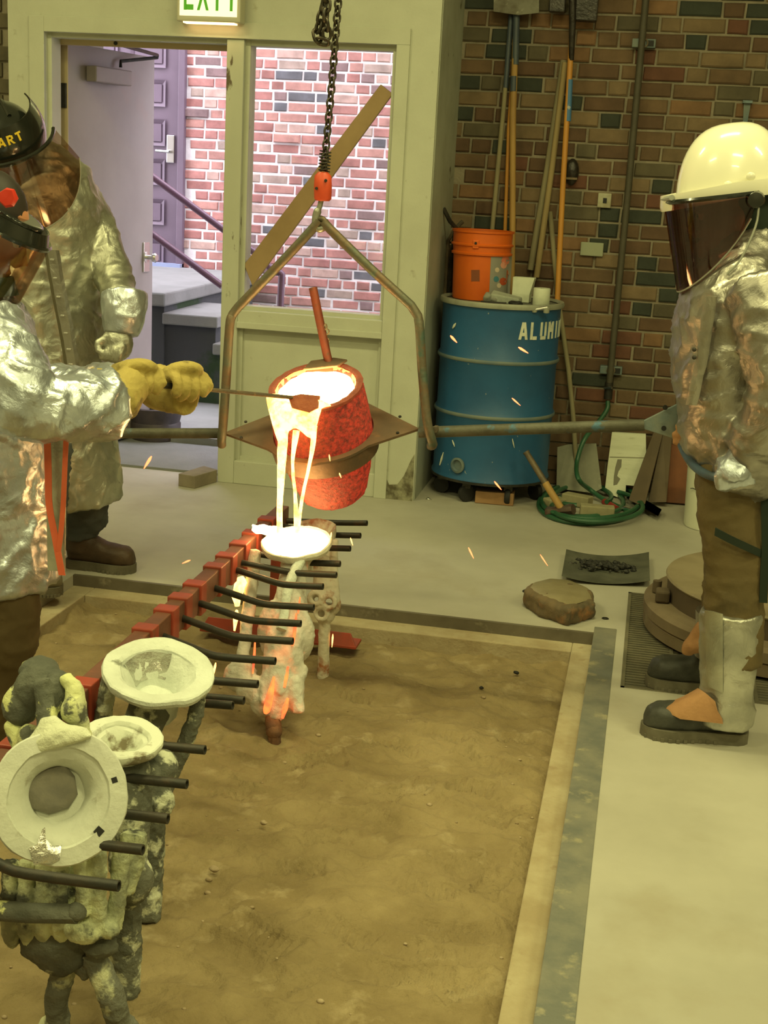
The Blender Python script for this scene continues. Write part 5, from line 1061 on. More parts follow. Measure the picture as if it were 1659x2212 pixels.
# ---- grate over the trench
gt = thing('floor_grate', 'dark steel floor grate sunk in the concrete beside the pit', 'grate', (TR[0]+.4, 4.6, 0))
M['grate'] = mat('grate', (.15, .14, .10), (.21, .19, .13), 12, rough=.6, metal=.3)
gf = MB(); w_ = .012
for (x0, x1, y0, y1) in ((TR[0], TR[0]+w_, TR[2], TR[3]), (TR[0], TR[1], TR[2], TR[2]+w_), (TR[0], TR[1], TR[3]-w_, TR[3]), (TR[1]-w_, TR[1], TR[2], TR[3])): gf.bb((x0, y0, -.04), (x1, y1, .001))
gf.build('frame', M['grate'], gt, smooth=0)
gb = MB(); y = TR[2]+.028
while y < TR[3]-.015: gb.bb((TR[0]+w_, y-.006, -.03), (TR[1]-w_, y+.006, -.002)); y += .0235
gb.build('grate_bars', M['grate'], gt, smooth=0, kind='stuff')
for x in (TR[0]+.16, TR[0]+.42, TR[0]+.68): MB().bb((x-.006, TR[2]+w_, -.03), (x+.006, TR[3]-w_, .0005)).build('cross_bar', M['grate'], gt, smooth=0)
MB().bb((TR[0], TR[2], -.155), (TR[1], TR[3], -.15)).build('trench_bed', mat('trench', (.06, .055, .035)), gt, smooth=0)
slat('cover_plate', 'thin dark plate on the floor between slag tray and furnace lid', [G(1400, 1268, .006), G(1440, 1262, .006), G(1442, 1250, .006), G(1402, 1244, .006)], M['black_metal'], th=.0, cat='plate') if 0 else None

# ---- round furnace lid
M['refr'] = mat('refr', (.19, .145, .09), (.15, .11, .07), 5, c3=(.25, .21, .14), sc3=9, lo3=.58, hi3=.75, rough=.8, bump=.15)
M['refr_dark'] = mat('refr_dark', (.085, .062, .04), (.11, .08, .05), 6, rough=.8)
fc = V3(.585, 4.80, 0); fr0 = .505
fl_ = thing('furnace_lid', 'big round two-tier brown furnace lid lying on the grate', 'lid', fc)
MB().lathe([(.003, .006), (fr0-.02, .006), (fr0, .012), (fr0, .05), (fr0-.006, .055)], fc, n=72).build('lower_tier', M['refr'], fl_, smooth=35)
MB().lathe([(.003, .0545), (fr0-.008, .0545), (fr0+.004, .06), (fr0+.004, .095), (fr0-.012, .108), (fr0-.09, .112), (.003, .112)], fc, n=72).build('middle_tier', M['refr'], fl_, smooth=35)
fr1 = .44; MB().lathe([(.003, .111), (fr1-.01, .111), (fr1-.008, .185), (.003, .19)], fc, n=72).build('drum_side', M['refr_dark'], fl_, smooth=35)
MB().lathe([(.003, .184), (fr1-.004, .184), (fr1, .19), (fr1-.004, .197), (.003, .198)], fc, n=72).build('top_disc', mat('lid_top', (.29, .24, .155), (.20, .16, .10), 3.5, rough=.6), fl_, smooth=35)
q = G(1428, 1290, .125); MB().bb(q+V3(-.02, -.03, -.014), q+V3(.03, .03, .03)).build('lug', M['refr_dark'], fl_, smooth=0, bevel=.008)
q = G(1425, 1272, .125); MB().tube([q+V3(-.01, 0, -.012), q+V3(-.01, 0, .03)], .016, 10).build('lug_bolt', M['refr_dark'], fl_)
MB().tube(spline([V3(.40, 5.0, .2), V3(.47, 4.98, .33), V3(.56, 4.95, .36), V3(.7, 4.95, .3), V3(.75, 4.95, .2)], 4), .006, 8).build('wire_handle', M['iron'], fl_)
q = G(1664, 1268, .2); MB().bb(q+V3(-.02, -.03, 0), q+V3(.06, .03, .065)).build('red_box', mat('red_box', (.6, .04, .03), rough=.4), smooth=0, bevel=.004, label='bright red box on the furnace lid at the right edge', cat='box')
# ================================================================== the three people
M['foil'] = foil_mat('foil', (.70, .76, .86), .30)
M['foil_old'] = foil_mat('foil_old', (.56, .56, .48), .37)
M['foil_warm'] = foil_mat('foil_warm', (.43, .41, .37), .32)
M['foil_spat'] = foil_mat('foil_spat', (.62, .62, .56), .30)
M['leather_brown'] = mat('leather_brown', (.105, .075, .028), (.135, .095, .038), 6, c3=(.07, .05, .02), sc3=10, lo3=.55, hi3=.75, rough=.75, bump=.25, bsc=40)
M['tan_leather'] = mat('tan_leather', (.42, .22, .10), (.34, .17, .075), 8, rough=.8, bump=.2)
M['boot_black'] = mat('boot_black', (.030, .032, .028), (.06, .062, .052), 12, rough=.55, bump=.2)
M['boot_brown'] = mat('boot_brown', (.05, .028, .015), (.075, .045, .025), 12, rough=.6, bump=.2)
M['sole'] = mat('sole', (.11, .10, .07), (.16, .145, .105), 14, rough=.8)
M['jeans'] = mat('jeans', (.055, .062, .065), (.085, .09, .088), 9, rough=.9, bump=.2)
M['hat_white'] = mat('hat_white', (.80, .78, .64), rough=.22, coat=.5)
M['hat_black'] = mat('hat_black', (.012, .014, .011), rough=.2, coat=.5)
M['visor_dark'] = clear_mat('visor_dark', (.55, .38, .35), .05, .05)
M['visor_brown'] = clear_mat('visor_brown', (.74, .63, .55), .06, .06)
M['visor_rim'] = mat('visor_rim', (.30, .31, .27), rough=.3)
M['skin'] = mat('skin', (.46, .215, .125), (.42, .19, .11), 8, rough=.5)
M['hood'] = mat('hood', (.012, .022, .014), rough=.9)
M['glove_yellow'] = mat('glove_yellow', (.45, .35, .10), (.37, .28, .08), 7, c3=(.16, .12, .045), sc3=14, lo3=.60, hi3=.70, rough=.8, bump=.4, bsc=50)
M['hair'] = mat('hair', (.02, .014, .01), rough=.6)
M['eye_white'] = mat('eye_white', (.7, .68, .62), rough=.3)

def boot(root, heel, toe, hgt, mt, name='boot', w=.05, shaft=None, raise_toe=.0):
    heel = np.asarray(heel, float); toe = np.asarray(toe, float); f = unit((toe-heel)*V3(1, 1, 0)); s_ = V3(-f[1], f[0], 0); L_ = np.linalg.norm(toe-heel); up = V3(0, 0, 1)
    mb = MB(); g = lambda a, b, h: heel+f*(a*L_)+s_*b+up*h
    secs = []
    for a, hw, h0, h1 in ((.02, .6, .03, .13), (.10, .80, .022, .15), (.25, .80, .022, .15), (.42, .85, .022, .13), (.58, 1.0, .022, .108), (.74, 1.1, .022, .100), (.87, 1.02, .022, .098), (.96, .72, .025, .082), (1.0, .35, .03, .055)):
        ring = []
        for k in range(20):
            t = 2*math.pi*k/20; c_, n_ = math.cos(t), math.sin(t); c_ = math.copysign(abs(c_)**.7, c_); n_ = math.copysign(abs(n_)**.8, n_)
            ring.append(g(a, w*hw*c_, (h0+h1)/2+(h1-h0)/2*n_))
        secs.append(ring)
    mb.rings(secs)
    if shaft is not None: mb.tube([g(.17, 0, .07), shaft], [.055, .055], 14)
    b = mb.blob(.007, 4, lambda q: .0022*fnoise(q, 26)+.001*fnoise(q, 60)).build(name, mt, root)
    so = MB(); pl = []
    for k in range(28):
        t = 2*math.pi*k/28; a = .5-.5*math.cos(t); hw = .74+.38*math.sin(a*math.pi*.95-.5)*(a > .2)
        hw = np.interp(a, [0, .08, .3, .45, .7, .88, 1], [.35, .82, .82, .78, 1.1, .98, .25]); pl.append((a*1.03-.01, math.copysign(w*hw*1.06, math.sin(t)) if 0 < k % 14 else 0))
    so.rings([[g(a, b_, h) for a, b_ in pl] for h in (.0, .008, .022, .034)]); so.build('sole', M['sole'], b, smooth=50)
    tr = MB()
    for a in np.linspace(.32, .97, 10):
        hw = np.interp(a, [0, .08, .3, .45, .7, .88, 1], [.35, .82, .82, .78, 1.1, .98, .4])*w*1.1
        tr.box(g(a, 0, .006), (.010, hw*2+.004, .011), np.stack([f, s_, up], 1))
    tr.build('tread', M['sole'], b, smooth=0, kind='stuff')
    return b
def head(root, c, fw, up, skin, sc=1.0, hair=True):
    c = np.asarray(c, float); fw = unit(fw); up = unit(up-fw*np.dot(up, fw)); sd = np.cross(up, fw); Q = np.stack([fw, sd, up], 1)
    g = lambda a, b, h: c+Q @ V3(a, b, h)*sc
    mb = MB(); mb.ell(c, np.array((.097, .078, .115))*sc, Q, 20, 14); mb.ell(g(.03, 0, -.06), np.array((.062, .056, .062))*sc, Q); mb.ell(g(.078, 0, -.092), np.array((.022, .024, .02))*sc, Q)
    mb.tube([g(.086, 0, .018), g(.108, 0, -.02), g(.116, 0, -.034)], [.010*sc, .013*sc, .015*sc], 8); mb.ell(g(.102, .011, -.038), .010*sc); mb.ell(g(.102, -.011, -.038), .010*sc)
    mb.tube([g(.088, .045, .034), g(.098, .015, .030)], .009*sc, 6); mb.tube([g(.088, -.045, .034), g(.098, -.015, .030)], .009*sc, 6)
    mb.tube([g(.086, .024, -.068), g(.096, 0, -.066), g(.086, -.024, -.068)], .0075*sc, 6); mb.tube([g(.084, .02, -.078), g(.093, 0, -.078), g(.084, -.02, -.078)], .008*sc, 6)
    for s_ in (-1, 1): mb.ell(g(-.005, s_*.080, -.012), np.array((.02, .009, .033))*sc, Q)
    mb.tube([g(-.015, 0, -.07), g(-.035, 0, -.19)], [.055*sc, .06*sc], 14)
    h = mb.blob(.0055, 3).build('head', skin, root)
    for s_ in (-1, 1): MB().ell(g(.084, s_*.031, .012), .0115*sc).build('eye', M['eye_white'], h); MB().ell(g(.0935, s_*.031, .012), .005*sc).build('pupil', M['dark'], h)
    return h, g, Q
def grip(c, ax, palm, r, wid=.085, sc=1.0, thumb=1, start=-60, sweep=235, pd=.045):
    """a gloved hand closed round a bar: palm on one side, four fingers and a thumb curled round it"""
    ax = unit(ax); palm = unit(palm-ax*np.dot(palm, ax)); v = np.cross(ax, palm); mb = MB()
    mb.ell(c+palm*(r+.022*sc), (wid*.52, .046*sc, .02*sc), np.stack([ax, v, palm], 1)); lens = (.86, 1, .96, .78); rr = (.0112, .0118, .0118, .0105)
    for k in range(4):
        o = c+ax*(wid*(k-1.5)/3.9)
        pts = [o+palm*(r+.024*sc)+v*.034*sc*(1 if sweep > 0 else -1)*-1]
        for i in range(9):
            a = R(start+sweep*lens[k]*i/8) if sweep > 0 else R(-start+sweep*lens[k]*i/8); q = r+.012*sc; pts.append(o+palm*q*math.cos(a)*1.0+v*q*math.sin(a)*1.05)
        mb.tube(pts, [rr[k]*sc*1.12]*2+[rr[k]*sc*(1.1-.03*i) for i in range(8)], 9)
    o = c-ax*wid*.52*thumb
    mb.tube([c+palm*(r+.024*sc)-ax*wid*.3*thumb, o+palm*(r+.016)*.9+v*.012, o+v*(r+.014)*(-1)*np.sign(sweep)*-1, o-palm*(r+.012)*.7+v*.012+ax*thumb*.012], [.015*sc, .0145*sc, .013*sc, .011*sc], 9)
    return mb
def visor(root, c, Q, rad, ang, top, drop, mt, rim, bulge=.02, taper=.35, name='face_shield'):
    g = lambda a, h, r: c+Q @ V3(r*math.cos(a), r*math.sin(a), h)
    grid = []
    for i in range(13):
        u = i/12; row = []
        for k in range(25):
            t = (k/24-.5)*2; a = R(ang)*t*(1-.05*u); d = drop*(1-taper*abs(t)**2.2); row.append(g(a, top-d*u, rad+bulge*u))
        grid.append(row)
    v = MB().sheet(grid, .002).build(name, mt, root, smooth=60)
    MB().tube(grid[-1], .0028, 6).build('shield_edge', rim, v); MB().tube(grid[0], .007, 6).build('shield_holder', M['hat_black'], v)
    return v, grid

# ------------------------------------------------------------------ man on the right
pC = lambda px, py, dy=0.0: P(px, py, 3.92+dy)
C0 = V3(.32, 3.95, 0)
man = thing('person', 'person in white hard hat and silver jacket holding the shank at the right', 'person', C0)
tors = MB()
tors.loft([(pC(1640, 1040), .085, .185), (pC(1612, 990), .118, .20), (pC(1582, 930), .142, .205), (pC(1574, 860), .143, .205), (pC(1570, 780), .152, .21), (pC(1578, 700), .150, .215), (pC(1590, 630), .135, .215), (pC(1608, 575), .11, .18), (pC(1616, 530), .085, .12), (pC(1612, 500), .075, .09)], n=28)
tors.tube(spline([pC(1640, 610, -.20), pC(1668, 720, -.25), pC(1690, 830, -.27), pC(1668, 905, -.25), pC(1635, 955, -.22), pC(1612, 985, -.21)], 4), [.088]*6+[.085]*6+[.08]*5+[.072]*4, 16)
tors.tube(spline([pC(1600, 610, .19), pC(1560, 740, .24), pC(1545, 850, .25), pC(1520, 910, .18), pC(1500, 940, .12)], 4), [.082]*5+[.08]*6+[.07]*6, 16)
tors.loft([(pC(1660, 985, -.2), .06, .1), (pC(1635, 1020, -.17), .07, .12), (pC(1612, 1025, -.1), .05, .1)], ref=(0, 0, 1), n=16)
tors.blob(.0105, 5, crease(.010, 10, (1, 1, 1.6), amp2=.002, sc2=34)).build('jacket', M['foil_warm'], man, smooth=180)
# jacket front flap and snap
fl2 = []
for i in range(12):
    a = i/11; y = 640+a*235; xx = np.interp(y, [640, 700, 780, 875], [1546, 1536, 1524, 1500]); fl2.append([pC(xx-22+6*a, y, -.215+.03*a), pC(xx-8, y, -.226+.03*a), pC(xx+3, y, -.222+.03*a)])
MB().sheet(fl2, .006).jit(.003, 30).build('front_flap', M['foil_warm'], man, smooth=60)
for (px, py) in ((1500, 755), (1500, 772)): MB().lathe([(.006, 0), (.006, .003), (.003, .005)], pC(px, py, -.205), (-.3, -1, 0), 10).build('snap', M['black_metal'], man)
# chaps, legs, spats, boots
leg = MB()
heelN, toeN = G(1612, 1601, 0), G(1379, 1583, 0); heelF, toeF = G(1600, 1500, 0), G(1396, 1476, 0)
toeN = heelN+(toeN-heelN)*.97
ankN = heelN+(toeN-heelN)*.18+V3(0, 0, .1); ankF = heelF+(toeF-heelF)*.2+V3(0, 0, .1)
hipN, hipF = pC(1590, 990, -.09), pC(1590, 985, .11)
kneeN = P(1588, 1210, 3.80); kneeF = P(1580, 1190, 4.12)
leg.tube(spline([hipN, (hipN+kneeN)/2+V3(-.012, 0, 0), kneeN, (kneeN+ankN)/2, ankN+V3(0, 0, .12)], 4), [.098, .098, .096, .094, .092, .09, .088, .086, .084, .083, .083, .082, .08, .078, .075, .072, .07], 18)
leg.tube(spline([hipF, (hipF+kneeF)/2, kneeF, (kneeF+ankF)/2, ankF+V3(0, 0, .05)], 4), [.096]*4+[.088]*4+[.08]*5+[.07]*4, 18)
leg.loft([(pC(1596, 960), .11, .18), (pC(1590, 1040), .115, .185), (pC(1588, 1075), .10, .17)], n=24)
leg.blob(.010, 5, crease(.006, 9, (1, 1, 2))).build('trousers', M['leather_brown'], man, smooth=180)
st1 = [P(1545, 1140, 3.70), P(1580, 1158, 3.69), P(1620, 1176, 3.70), P(1647, 1188, 3.74)]
MB().sheet([[q, q-V3(0, 0, .022)] for q in spline(st1, 4)], .005).build('knee_strap', M['hood'], man, smooth=60)
MB().sheet([[q, q+V3(.022, .0, 0)] for q in spline([P(1643, 1070, 3.74), P(1645, 1180, 3.74), P(1642, 1240, 3.74), P(1640, 1300, 3.74)], 4)], .006).build('hanging_strap', M['hood'], man, smooth=60)
sp_ = MB(); sN = [(P(1580, 1318, 3.78), .087, .085), (P(1577, 1370, 3.78), .083, .082), (P(1573, 1430, 3.78), .078, .078), (P(1570, 1490, 3.77), .075, .075), (P(1568, 1530, 3.77), .083, .078), (P(1566, 1562, 3.77), .082, .075)]
sp_.loft(sN, n=26); sp_.blob(.008, 4, crease(.004, 9, (1, 1, 1.6))).build('spat', M['foil_spat'], man, smooth=180, label='silver spat over the near boot')
MB().sheet([[P(1524+i*.5-.0*i, 1318+i*(1480-1318)/11, 3.72), P(1540, 1320+i*(1484-1318)/11, 3.702), P(1562, 1326+i*(1488-1318)/11, 3.697)] for i in range(12)], .004).build('spat_flap', M['foil_old'], man, smooth=60)
tn = [[P(1510, 1490, 3.80), P(1516, 1494, 3.73), P(1528, 1500, 3.70), P(1545, 1515, 3.69)], [P(1478, 1508, 3.79), P(1482, 1514, 3.72), P(1500, 1524, 3.695), P(1550, 1535, 3.69)], [P(1440, 1524, 3.78), P(1446, 1530, 3.72), P(1475, 1542, 3.70), P(1560, 1552, 3.69)], [P(1430, 1530, 3.77), P(1436, 1536, 3.725), P(1470, 1552, 3.70), P(1562, 1562, 3.69)]]
MB().sheet(tn, .006).build('spat_tongue', M['tan_leather'], man, smooth=60, label='tan leather tongue')
tf = [[P(1530, 1335, 4.06), P(1532, 1340, 4.04)], [P(1496, 1368, 4.05), P(1534, 1372, 4.02)], [P(1478, 1392, 4.04), P(1534, 1398, 4.02)], [P(1480, 1412, 4.05), P(1534, 1412, 4.02)]]
sF = MB(); sF.loft([(P(1560, 1320, 4.14), .08, .08), (P(1555, 1400, 4.14), .075, .075), (P(1552, 1420, 4.14), .075, .07)], n=22); sF.build('spat', M['foil_warm'], man, smooth=60)
tt = MB(); tt.tube(spline([P(1524, 1350, 4.07), P(1505, 1380, 4.07), P(1488, 1398, 4.07), P(1485, 1414, 4.07)], 3), [.026, .028, .028, .027, .025, .024, .023, .021, .02, .016], 10); tt.tube([P(1530, 1395, 4.06), P(1510, 1392, 4.06), P(1490, 1400, 4.06)], [.03, .028, .02], 10); tt.blob(.006, 3).build('spat_tongue', M['tan_leather'], man)
boot(man, heelN, toeN, .1, M['boot_black'], shaft=ankN+V3(0, 0, .05)); boot(man, heelF, toeF, .1, M['boot_black'], shaft=ankF+V3(0, 0, .05))
# head, hood, hat, shield
fwC = unit(V3(-1, -.08, -.17)); upC = unit(V3(-.17, 0, 1)); hc = pC(1582, 468)
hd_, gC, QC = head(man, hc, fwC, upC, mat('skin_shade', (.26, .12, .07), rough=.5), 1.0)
hod = MB(); hod.loft([(pC(1600, 600), .10, .11), (gC(-.06, 0, -.12), .085, .085), (gC(-.05, 0, -.03), .088, .088), (gC(-.045, 0, .05), .08, .082)], n=20); hod.tube([gC(-.02, -.085, -.02), gC(-.02, -.08, -.1), gC(0, -.06, -.16)], .03, 8)
hod.blob(.008, 3).build('hood', M['hood'], man)
ht = MB(); h0 = gC(.0, 0, .062); rr_ = []
for i in range(14):
    b = (i/13)*math.pi/2; cb2, sb2 = math.cos(b)**.72, math.sin(b)**1.05
    rr_.append([h0+QC @ V3(.148*cb2*math.cos(2*math.pi*k/40)-.012*sb2, .120*cb2*math.sin(2*math.pi*k/40), .186*sb2) for k in range(40)])
ht.rings(rr_); hat = ht.build('hard_hat', M['hat_white'], man, smooth=70)
br = MB(); bm2 = []
for (k0, dz) in ((.995, .03), (1.02, .0), (1.0, -.012), (.97, -.004)):
    bm2.append([h0+QC @ V3((.148*k0+(.042 if k0 > .99 else 0)*(.42+.58*max(0, math.cos(2*math.pi*k/48))**1.2))*math.cos(2*math.pi*k/48), (.122*k0+(.022 if k0 > .99 else 0))*math.sin(2*math.pi*k/48), dz-(.016 if k0 > .99 else 0)*max(0, math.cos(2*math.pi*k/48))) for k in range(48)])
br.rings(bm2, closed=True, cap=False); br.build('brim', M['hat_white'], hat, smooth=60)
for (px, py) in ((1573, 400), (1622, 381)): MB().ell(P(px, py, 3.795), (.012, .005, .011)).build('hat_stud', M['hat_white'], hat)
vs, vg = visor(man, gC(.012, 0, .0), QC, .168, 112, .058, .245, M['visor_dark'], M['visor_rim'], -.02, .74)
MB().lathe([(.004, -.008), (.022, -.006), (.024, .0), (.02, .012), (.004, .014)], P(1633, 432, 3.76), (-.1, -1, 0), 14).build('shield_knob', M['hat_black'], vs)
bt = MB(); bt.tube(spline([gC(.165, .08, .07), gC(.183, 0, .066), gC(.165, -.08, .07)], 4), .008, 8); bt.build('shield_clip', M['visor_rim'], vs)
MB().tube(spline([P(1640, 440, 3.76), P(1632, 490, 3.75), P(1600, 560, 3.74), P(1570, 592, 3.74)], 4), .003, 6).build('shield_edge', M['visor_rim'], vs)
# hands on the ring
gN = grip(P(1592, 1028, 3.70), unit(P(1640, 1018, 3.70)-P(1560, 1032, 3.70)), V3(.25, -.6, .85), .014, .09, 1.1); gN.tube([P(1590, 1000, 3.70), P(1625, 975, 3.69), P(1650, 950, 3.68)], [.04, .048, .055], 12)
gN.blob(.006, 2, crease(.002, 30)).build('glove', M['foil'], man, label='silver mitt')
gF = grip(P(1474, 945, 3.98), V3(.1, -.05, -1), V3(.6, .1, 0), .014, .085, 1.0); gF.tube([P(1484, 940, 3.99), P(1505, 925, 4.02)], [.036, .045], 12); gF.blob(.006, 2).build('glove', M['tan_leather'], man, label='brown leather glove')

# ------------------------------------------------------------------ man by the doorway
pB = lambda px, py, dy=0.0: P(px, py, 4.62+dy)
fB = unit(V3(.80, -.60, 0)); sB = V3(-fB[1], fB[0], 0)        # faces right and a little to the camera
manB = thing('person', 'person by the open door in long silver coat, jeans and black hard hat marked ART', 'person', V3(-2.02, 4.62, 0))
cb3 = MB()
cb3.loft([(pB(138, 1088), .165, .235), (pB(132, 1000), .165, .225), (pB(124, 900), .155, .21), (pB(116, 800), .15, .20), (pB(110, 700), .145, .20), (pB(106, 600), .14, .20), (pB(108, 500), .14, .195), (pB(110, 435), .135, .185), (pB(106, 388), .11, .155), (pB(80, 358), .08, .105), (pB(58, 345), .06, .07)], ref=fB, n=30)
cb3.tube(spline([pB(150, 402, .10), pB(196, 462, .13), pB(230, 550, .08), pB(250, 610, .02), pB(260, 650, -.05), pB(260, 690, -.10)], 4), [.072]*4+[.066]*5+[.064]*4+[.060]*4+[.057]*4, 16)
cb3.tube(spline([pB(40, 410, .05), pB(0, 520, -.05), pB(10, 640, -.2)], 4), .075, 14)
cb3.blob(.011, 5, crease(.008, 10, (1, 1, 1.5), amp2=.0018, sc2=34)).build('coat', M['foil_old'], manB, smooth=180)
cu = MB(); cu.loft([(pB(268, 632, -.11), .078, .076), (pB(268, 650, -.12), .080, .078), (pB(266, 690, -.14), .073, .07), (pB(262, 722, -.155), .058, .056)], ref=(1, 0, 0), n=22); cu.blob(.007, 3, crease(.004, 14, amp2=.001)).build('cuff', M['foil'], manB, smooth=180)
gB = MB(); hcB = pB(254, 742, -.17)
gB.ell(hcB, (.055, .045, .06)); 
for k in range(4): gB.tube(spline([hcB+V3(.03-.012*k, -.03, -.0), hcB+V3(.026-.018*k, -.045, -.035), hcB+V3(.012-.018*k, -.03, -.058+.004*k), hcB+V3(-.005-.016*k, -.0, -.05)], 3), [.0135]*6+[.012]*4, 8)
gB.tube([hcB+V3(-.03, -.02, .02), hcB+V3(-.055, -.04, -.0), hcB+V3(-.05, -.05, -.03)], [.016, .014, .012], 8)
gB.blob(.006, 2, crease(.003, 25)).build('glove', M['foil_old'], manB, smooth=180)
# front edge of the coat with its row of snaps
pkt = spline([pB(103, 540, -.20), pB(116, 620, -.205), pB(132, 700, -.21), pB(144, 770, -.215), pB(150, 830, -.22)], 4)
MB().sheet([[q, q+V3(.030, .0, 0), q+V3(.034, .012, 0)] for q in pkt], .005).jit(.003, 40).build('placket', M['foil_warm'], manB, smooth=60)
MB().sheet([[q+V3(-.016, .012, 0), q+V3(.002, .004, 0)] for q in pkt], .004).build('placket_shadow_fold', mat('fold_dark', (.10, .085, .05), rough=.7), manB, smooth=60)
for i, q in enumerate(pkt[1::2]): MB().box(q+V3(.014, -.007, 0), (.016, .006, .006)).build('snap', M['chrome'], manB, smooth=0, bevel=.002)
lb_ = MB(); hlB, tB = G(146, 1222, 0), G(291, 1236, 0); hl2, tl2 = G(30, 1284, 0), G(135, 1280, 0)
akB = hlB+(tB-hlB)*.2+V3(0, 0, .1); ak2 = hl2+(tl2-hl2)*.2+V3(0, 0, .1)
lb_.tube(spline([pB(150, 950, .0), pB(178, 1060, .03), P(185, 1120, 4.70), akB+V3(-.0, 0, .1), akB+V3(0, 0, .02)], 4), [.095]*5+[.085]*5+[.078]*4+[.07]*3, 16)
lb_.tube(spline([pB(110, 950, -.1), pB(95, 1060, -.16), P(85, 1180, 4.36), ak2+V3(0, 0, .02)], 4), [.095]*5+[.085]*4+[.07]*4, 16)
lb_.loft([(pB(128, 860), .13, .17), (pB(130, 960), .14, .18)], ref=fB, n=20)
lb_.blob(.010, 4, crease(.006, 12, (1, 1, 2.2))).build('jeans', M['jeans'], manB, smooth=180)
boot(manB, hlB, tB, .1, M['boot_brown'], shaft=akB+V3(0, 0, .04)); boot(manB, hl2, tl2, .1, mat('boot_grey', (.16, .15, .10), (.22, .2, .14), 10, rough=.8), shaft=ak2+V3(0, 0, .03))
fH = unit(V3(.62, -.72, -.45)); hB = P(7, 312, 4.50)
hdB, gH, QB = head(manB, hB, fH, V3(-.35, -.1, 1), M['skin'], 1.02)
ht = MB(); h0 = gH(-.02, 0, .05); rr_ = []
for i in range(12):
    b = (i/11)*math.pi/2; rr_.append([h0+QB @ V3(.135*math.cos(b)**.85*math.cos(2*math.pi*k/36), .115*math.cos(b)**.85*math.sin(2*math.pi*k/36), .075*math.sin(b)) for k in range(36)])
ht.rings(rr_); hatB = ht.build('hard_hat', M['hat_black'], manB, smooth=70)
bd2 = []                                       # raised headband of the face shield, carrying the letters
for i in range(7):
    u = i/6; bd2.append([h0+QB @ V3((.150+.026*math.sin(u*2.2))*math.cos(R(a)), (.128+.026*math.sin(u*2.2))*math.sin(R(a)), .075-.125*u) for a in range(-105, 106, 10)])
MB().sheet(bd2, .005).build('shield_crown', M['hat_black'], hatB, smooth=70)
MB().tube(bd2[-1], .005, 6).build('crown_edge', M['visor_rim'], hatB)
for k in range(3): MB().tube([h0+QB @ V3(.02*j-.06+.0, (k-1)*.045, .075*math.sqrt(max(.05, 1-((.02*j-.06)/.14)**2-((k-1)*.05/.115)**2))+.004) for j in range(7)], .008, 6).build('hat_ridge', M['hat_black'], hatB)
def bandpt(u, v, d):                           # letters wrap round the headband
    a = R(-11+u*14); uu = .40-v*.22; r1, r2 = .150+.026*math.sin(uu*2.2)+.006+d, .128+.026*math.sin(uu*2.2)+.006+d
    return h0+QB @ V3(r1*math.cos(a), r2*math.sin(a), .075-.125*uu)
lettering(MB(), 'ART', bandpt, wd=.19, gap=.86, th=.0015).build('letters', mat('letter_yellow', (.72, .50, .03), rough=.5), hatB, smooth=0)
visor(manB, gH(.0, 0, -.02), QB, .180, 78, .045, .24, M['visor_brown'], M['visor_rim'], .06, .5)

# ------------------------------------------------------------------ person with the skimmer, at the left edge
pA = lambda px, py, dy=0.0: P(px, py, 3.32+dy)
fA = unit(V3(.93, .30, 0))
manA = thing('person', 'person at the left edge in silver coat and yellow gauntlets holding the skimmer rod', 'person', V3(-1.72, 3.35, -.09))
ca = MB()
ca.loft([(pA(-25, 1252), .185, .20), (pA(-28, 1150), .175, .19), (pA(-32, 1040), .165, .185), (pA(-36, 950), .158, .18), (pA(-40, 860), .155, .18), (pA(-42, 780), .155, .185), (pA(-45, 710), .140, .19), (pA(-46, 660), .105, .16), (pA(-44, 630), .07, .09), (pA(-40, 612), .06, .065)], ref=fA, n=30)
ca.tube(spline([pA(-20, 710, -.17), pA(10, 780, -.24), pA(45, 860, -.27), pA(85, 885, -.25), pA(140, 880, -.20), pA(200, 872, -.12), pA(228, 872, -.08)], 4), [.088]*5+[.092]*5+[.082]*4+[.080]*4+[.084]*4+[.088]*3, 18)
ca.tube(spline([pA(-60, 710, .16), pA(20, 820, .28), pA(150, 850, .28), pA(250, 850, .1)], 4), [.08]*5+[.075]*8, 14)
ca.blob(.010, 5, crease(.011, 11, (1, 1, 1.2), amp2=.0025, sc2=38)).build('coat', M['foil'], manA, smooth=180)
M['orange_reflection'] = mat('orange_reflection', (.70, .14, .06), (.62, .11, .05), 10, rough=.55)  # molten glow reflected in the silver coat, put in as orange coloured strips
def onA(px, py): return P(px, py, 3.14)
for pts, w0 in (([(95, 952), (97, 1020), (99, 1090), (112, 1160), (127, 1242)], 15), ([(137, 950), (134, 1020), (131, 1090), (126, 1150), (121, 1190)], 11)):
    sp2 = spline([onA(*q) for q in pts], 4); MB().sheet([[q, q+V3(w0/880, .004, 0)] for q in sp2], .003).build('glow_reflection', M['orange_reflection'], manA, smooth=60, label='orange reflection of the glow on the coat edge, built as a strip')
MB().sheet([[onA(88+i*.5, 950+i*24)+V3(0, .03, 0), onA(136-i*.1, 950+i*24)+V3(0, .02, 0)] for i in range(13)], .004).build('hem_panel', M['foil_old'], manA, smooth=60)
MB().tube(spline([pA(18, 660, -.16), pA(42, 715, -.185), pA(64, 775, -.2)], 4), .0045, 6).build('zip', M['hood'], manA)
lgA = MB(); aA = V3(-1.72, 3.30, -.06); aA2 = V3(-1.86, 3.42, -.06)
lgA.tube(spline([pA(-30, 1050, -.06), pA(5, 1240, -.06), pA(12, 1380, -.05), aA], 4), [.10]*4+[.09]*5+[.075]*4, 16); lgA.tube(spline([pA(-60, 1050, .08), pA(-60, 1240, .08), pA(-60, 1350, .08), aA2], 4), [.10]*4+[.09]*5+[.075]*4, 16)
lgA.loft([(pA(-40, 980), .14, .17), (pA(-36, 1090), .14, .17)], ref=fA, n=20)
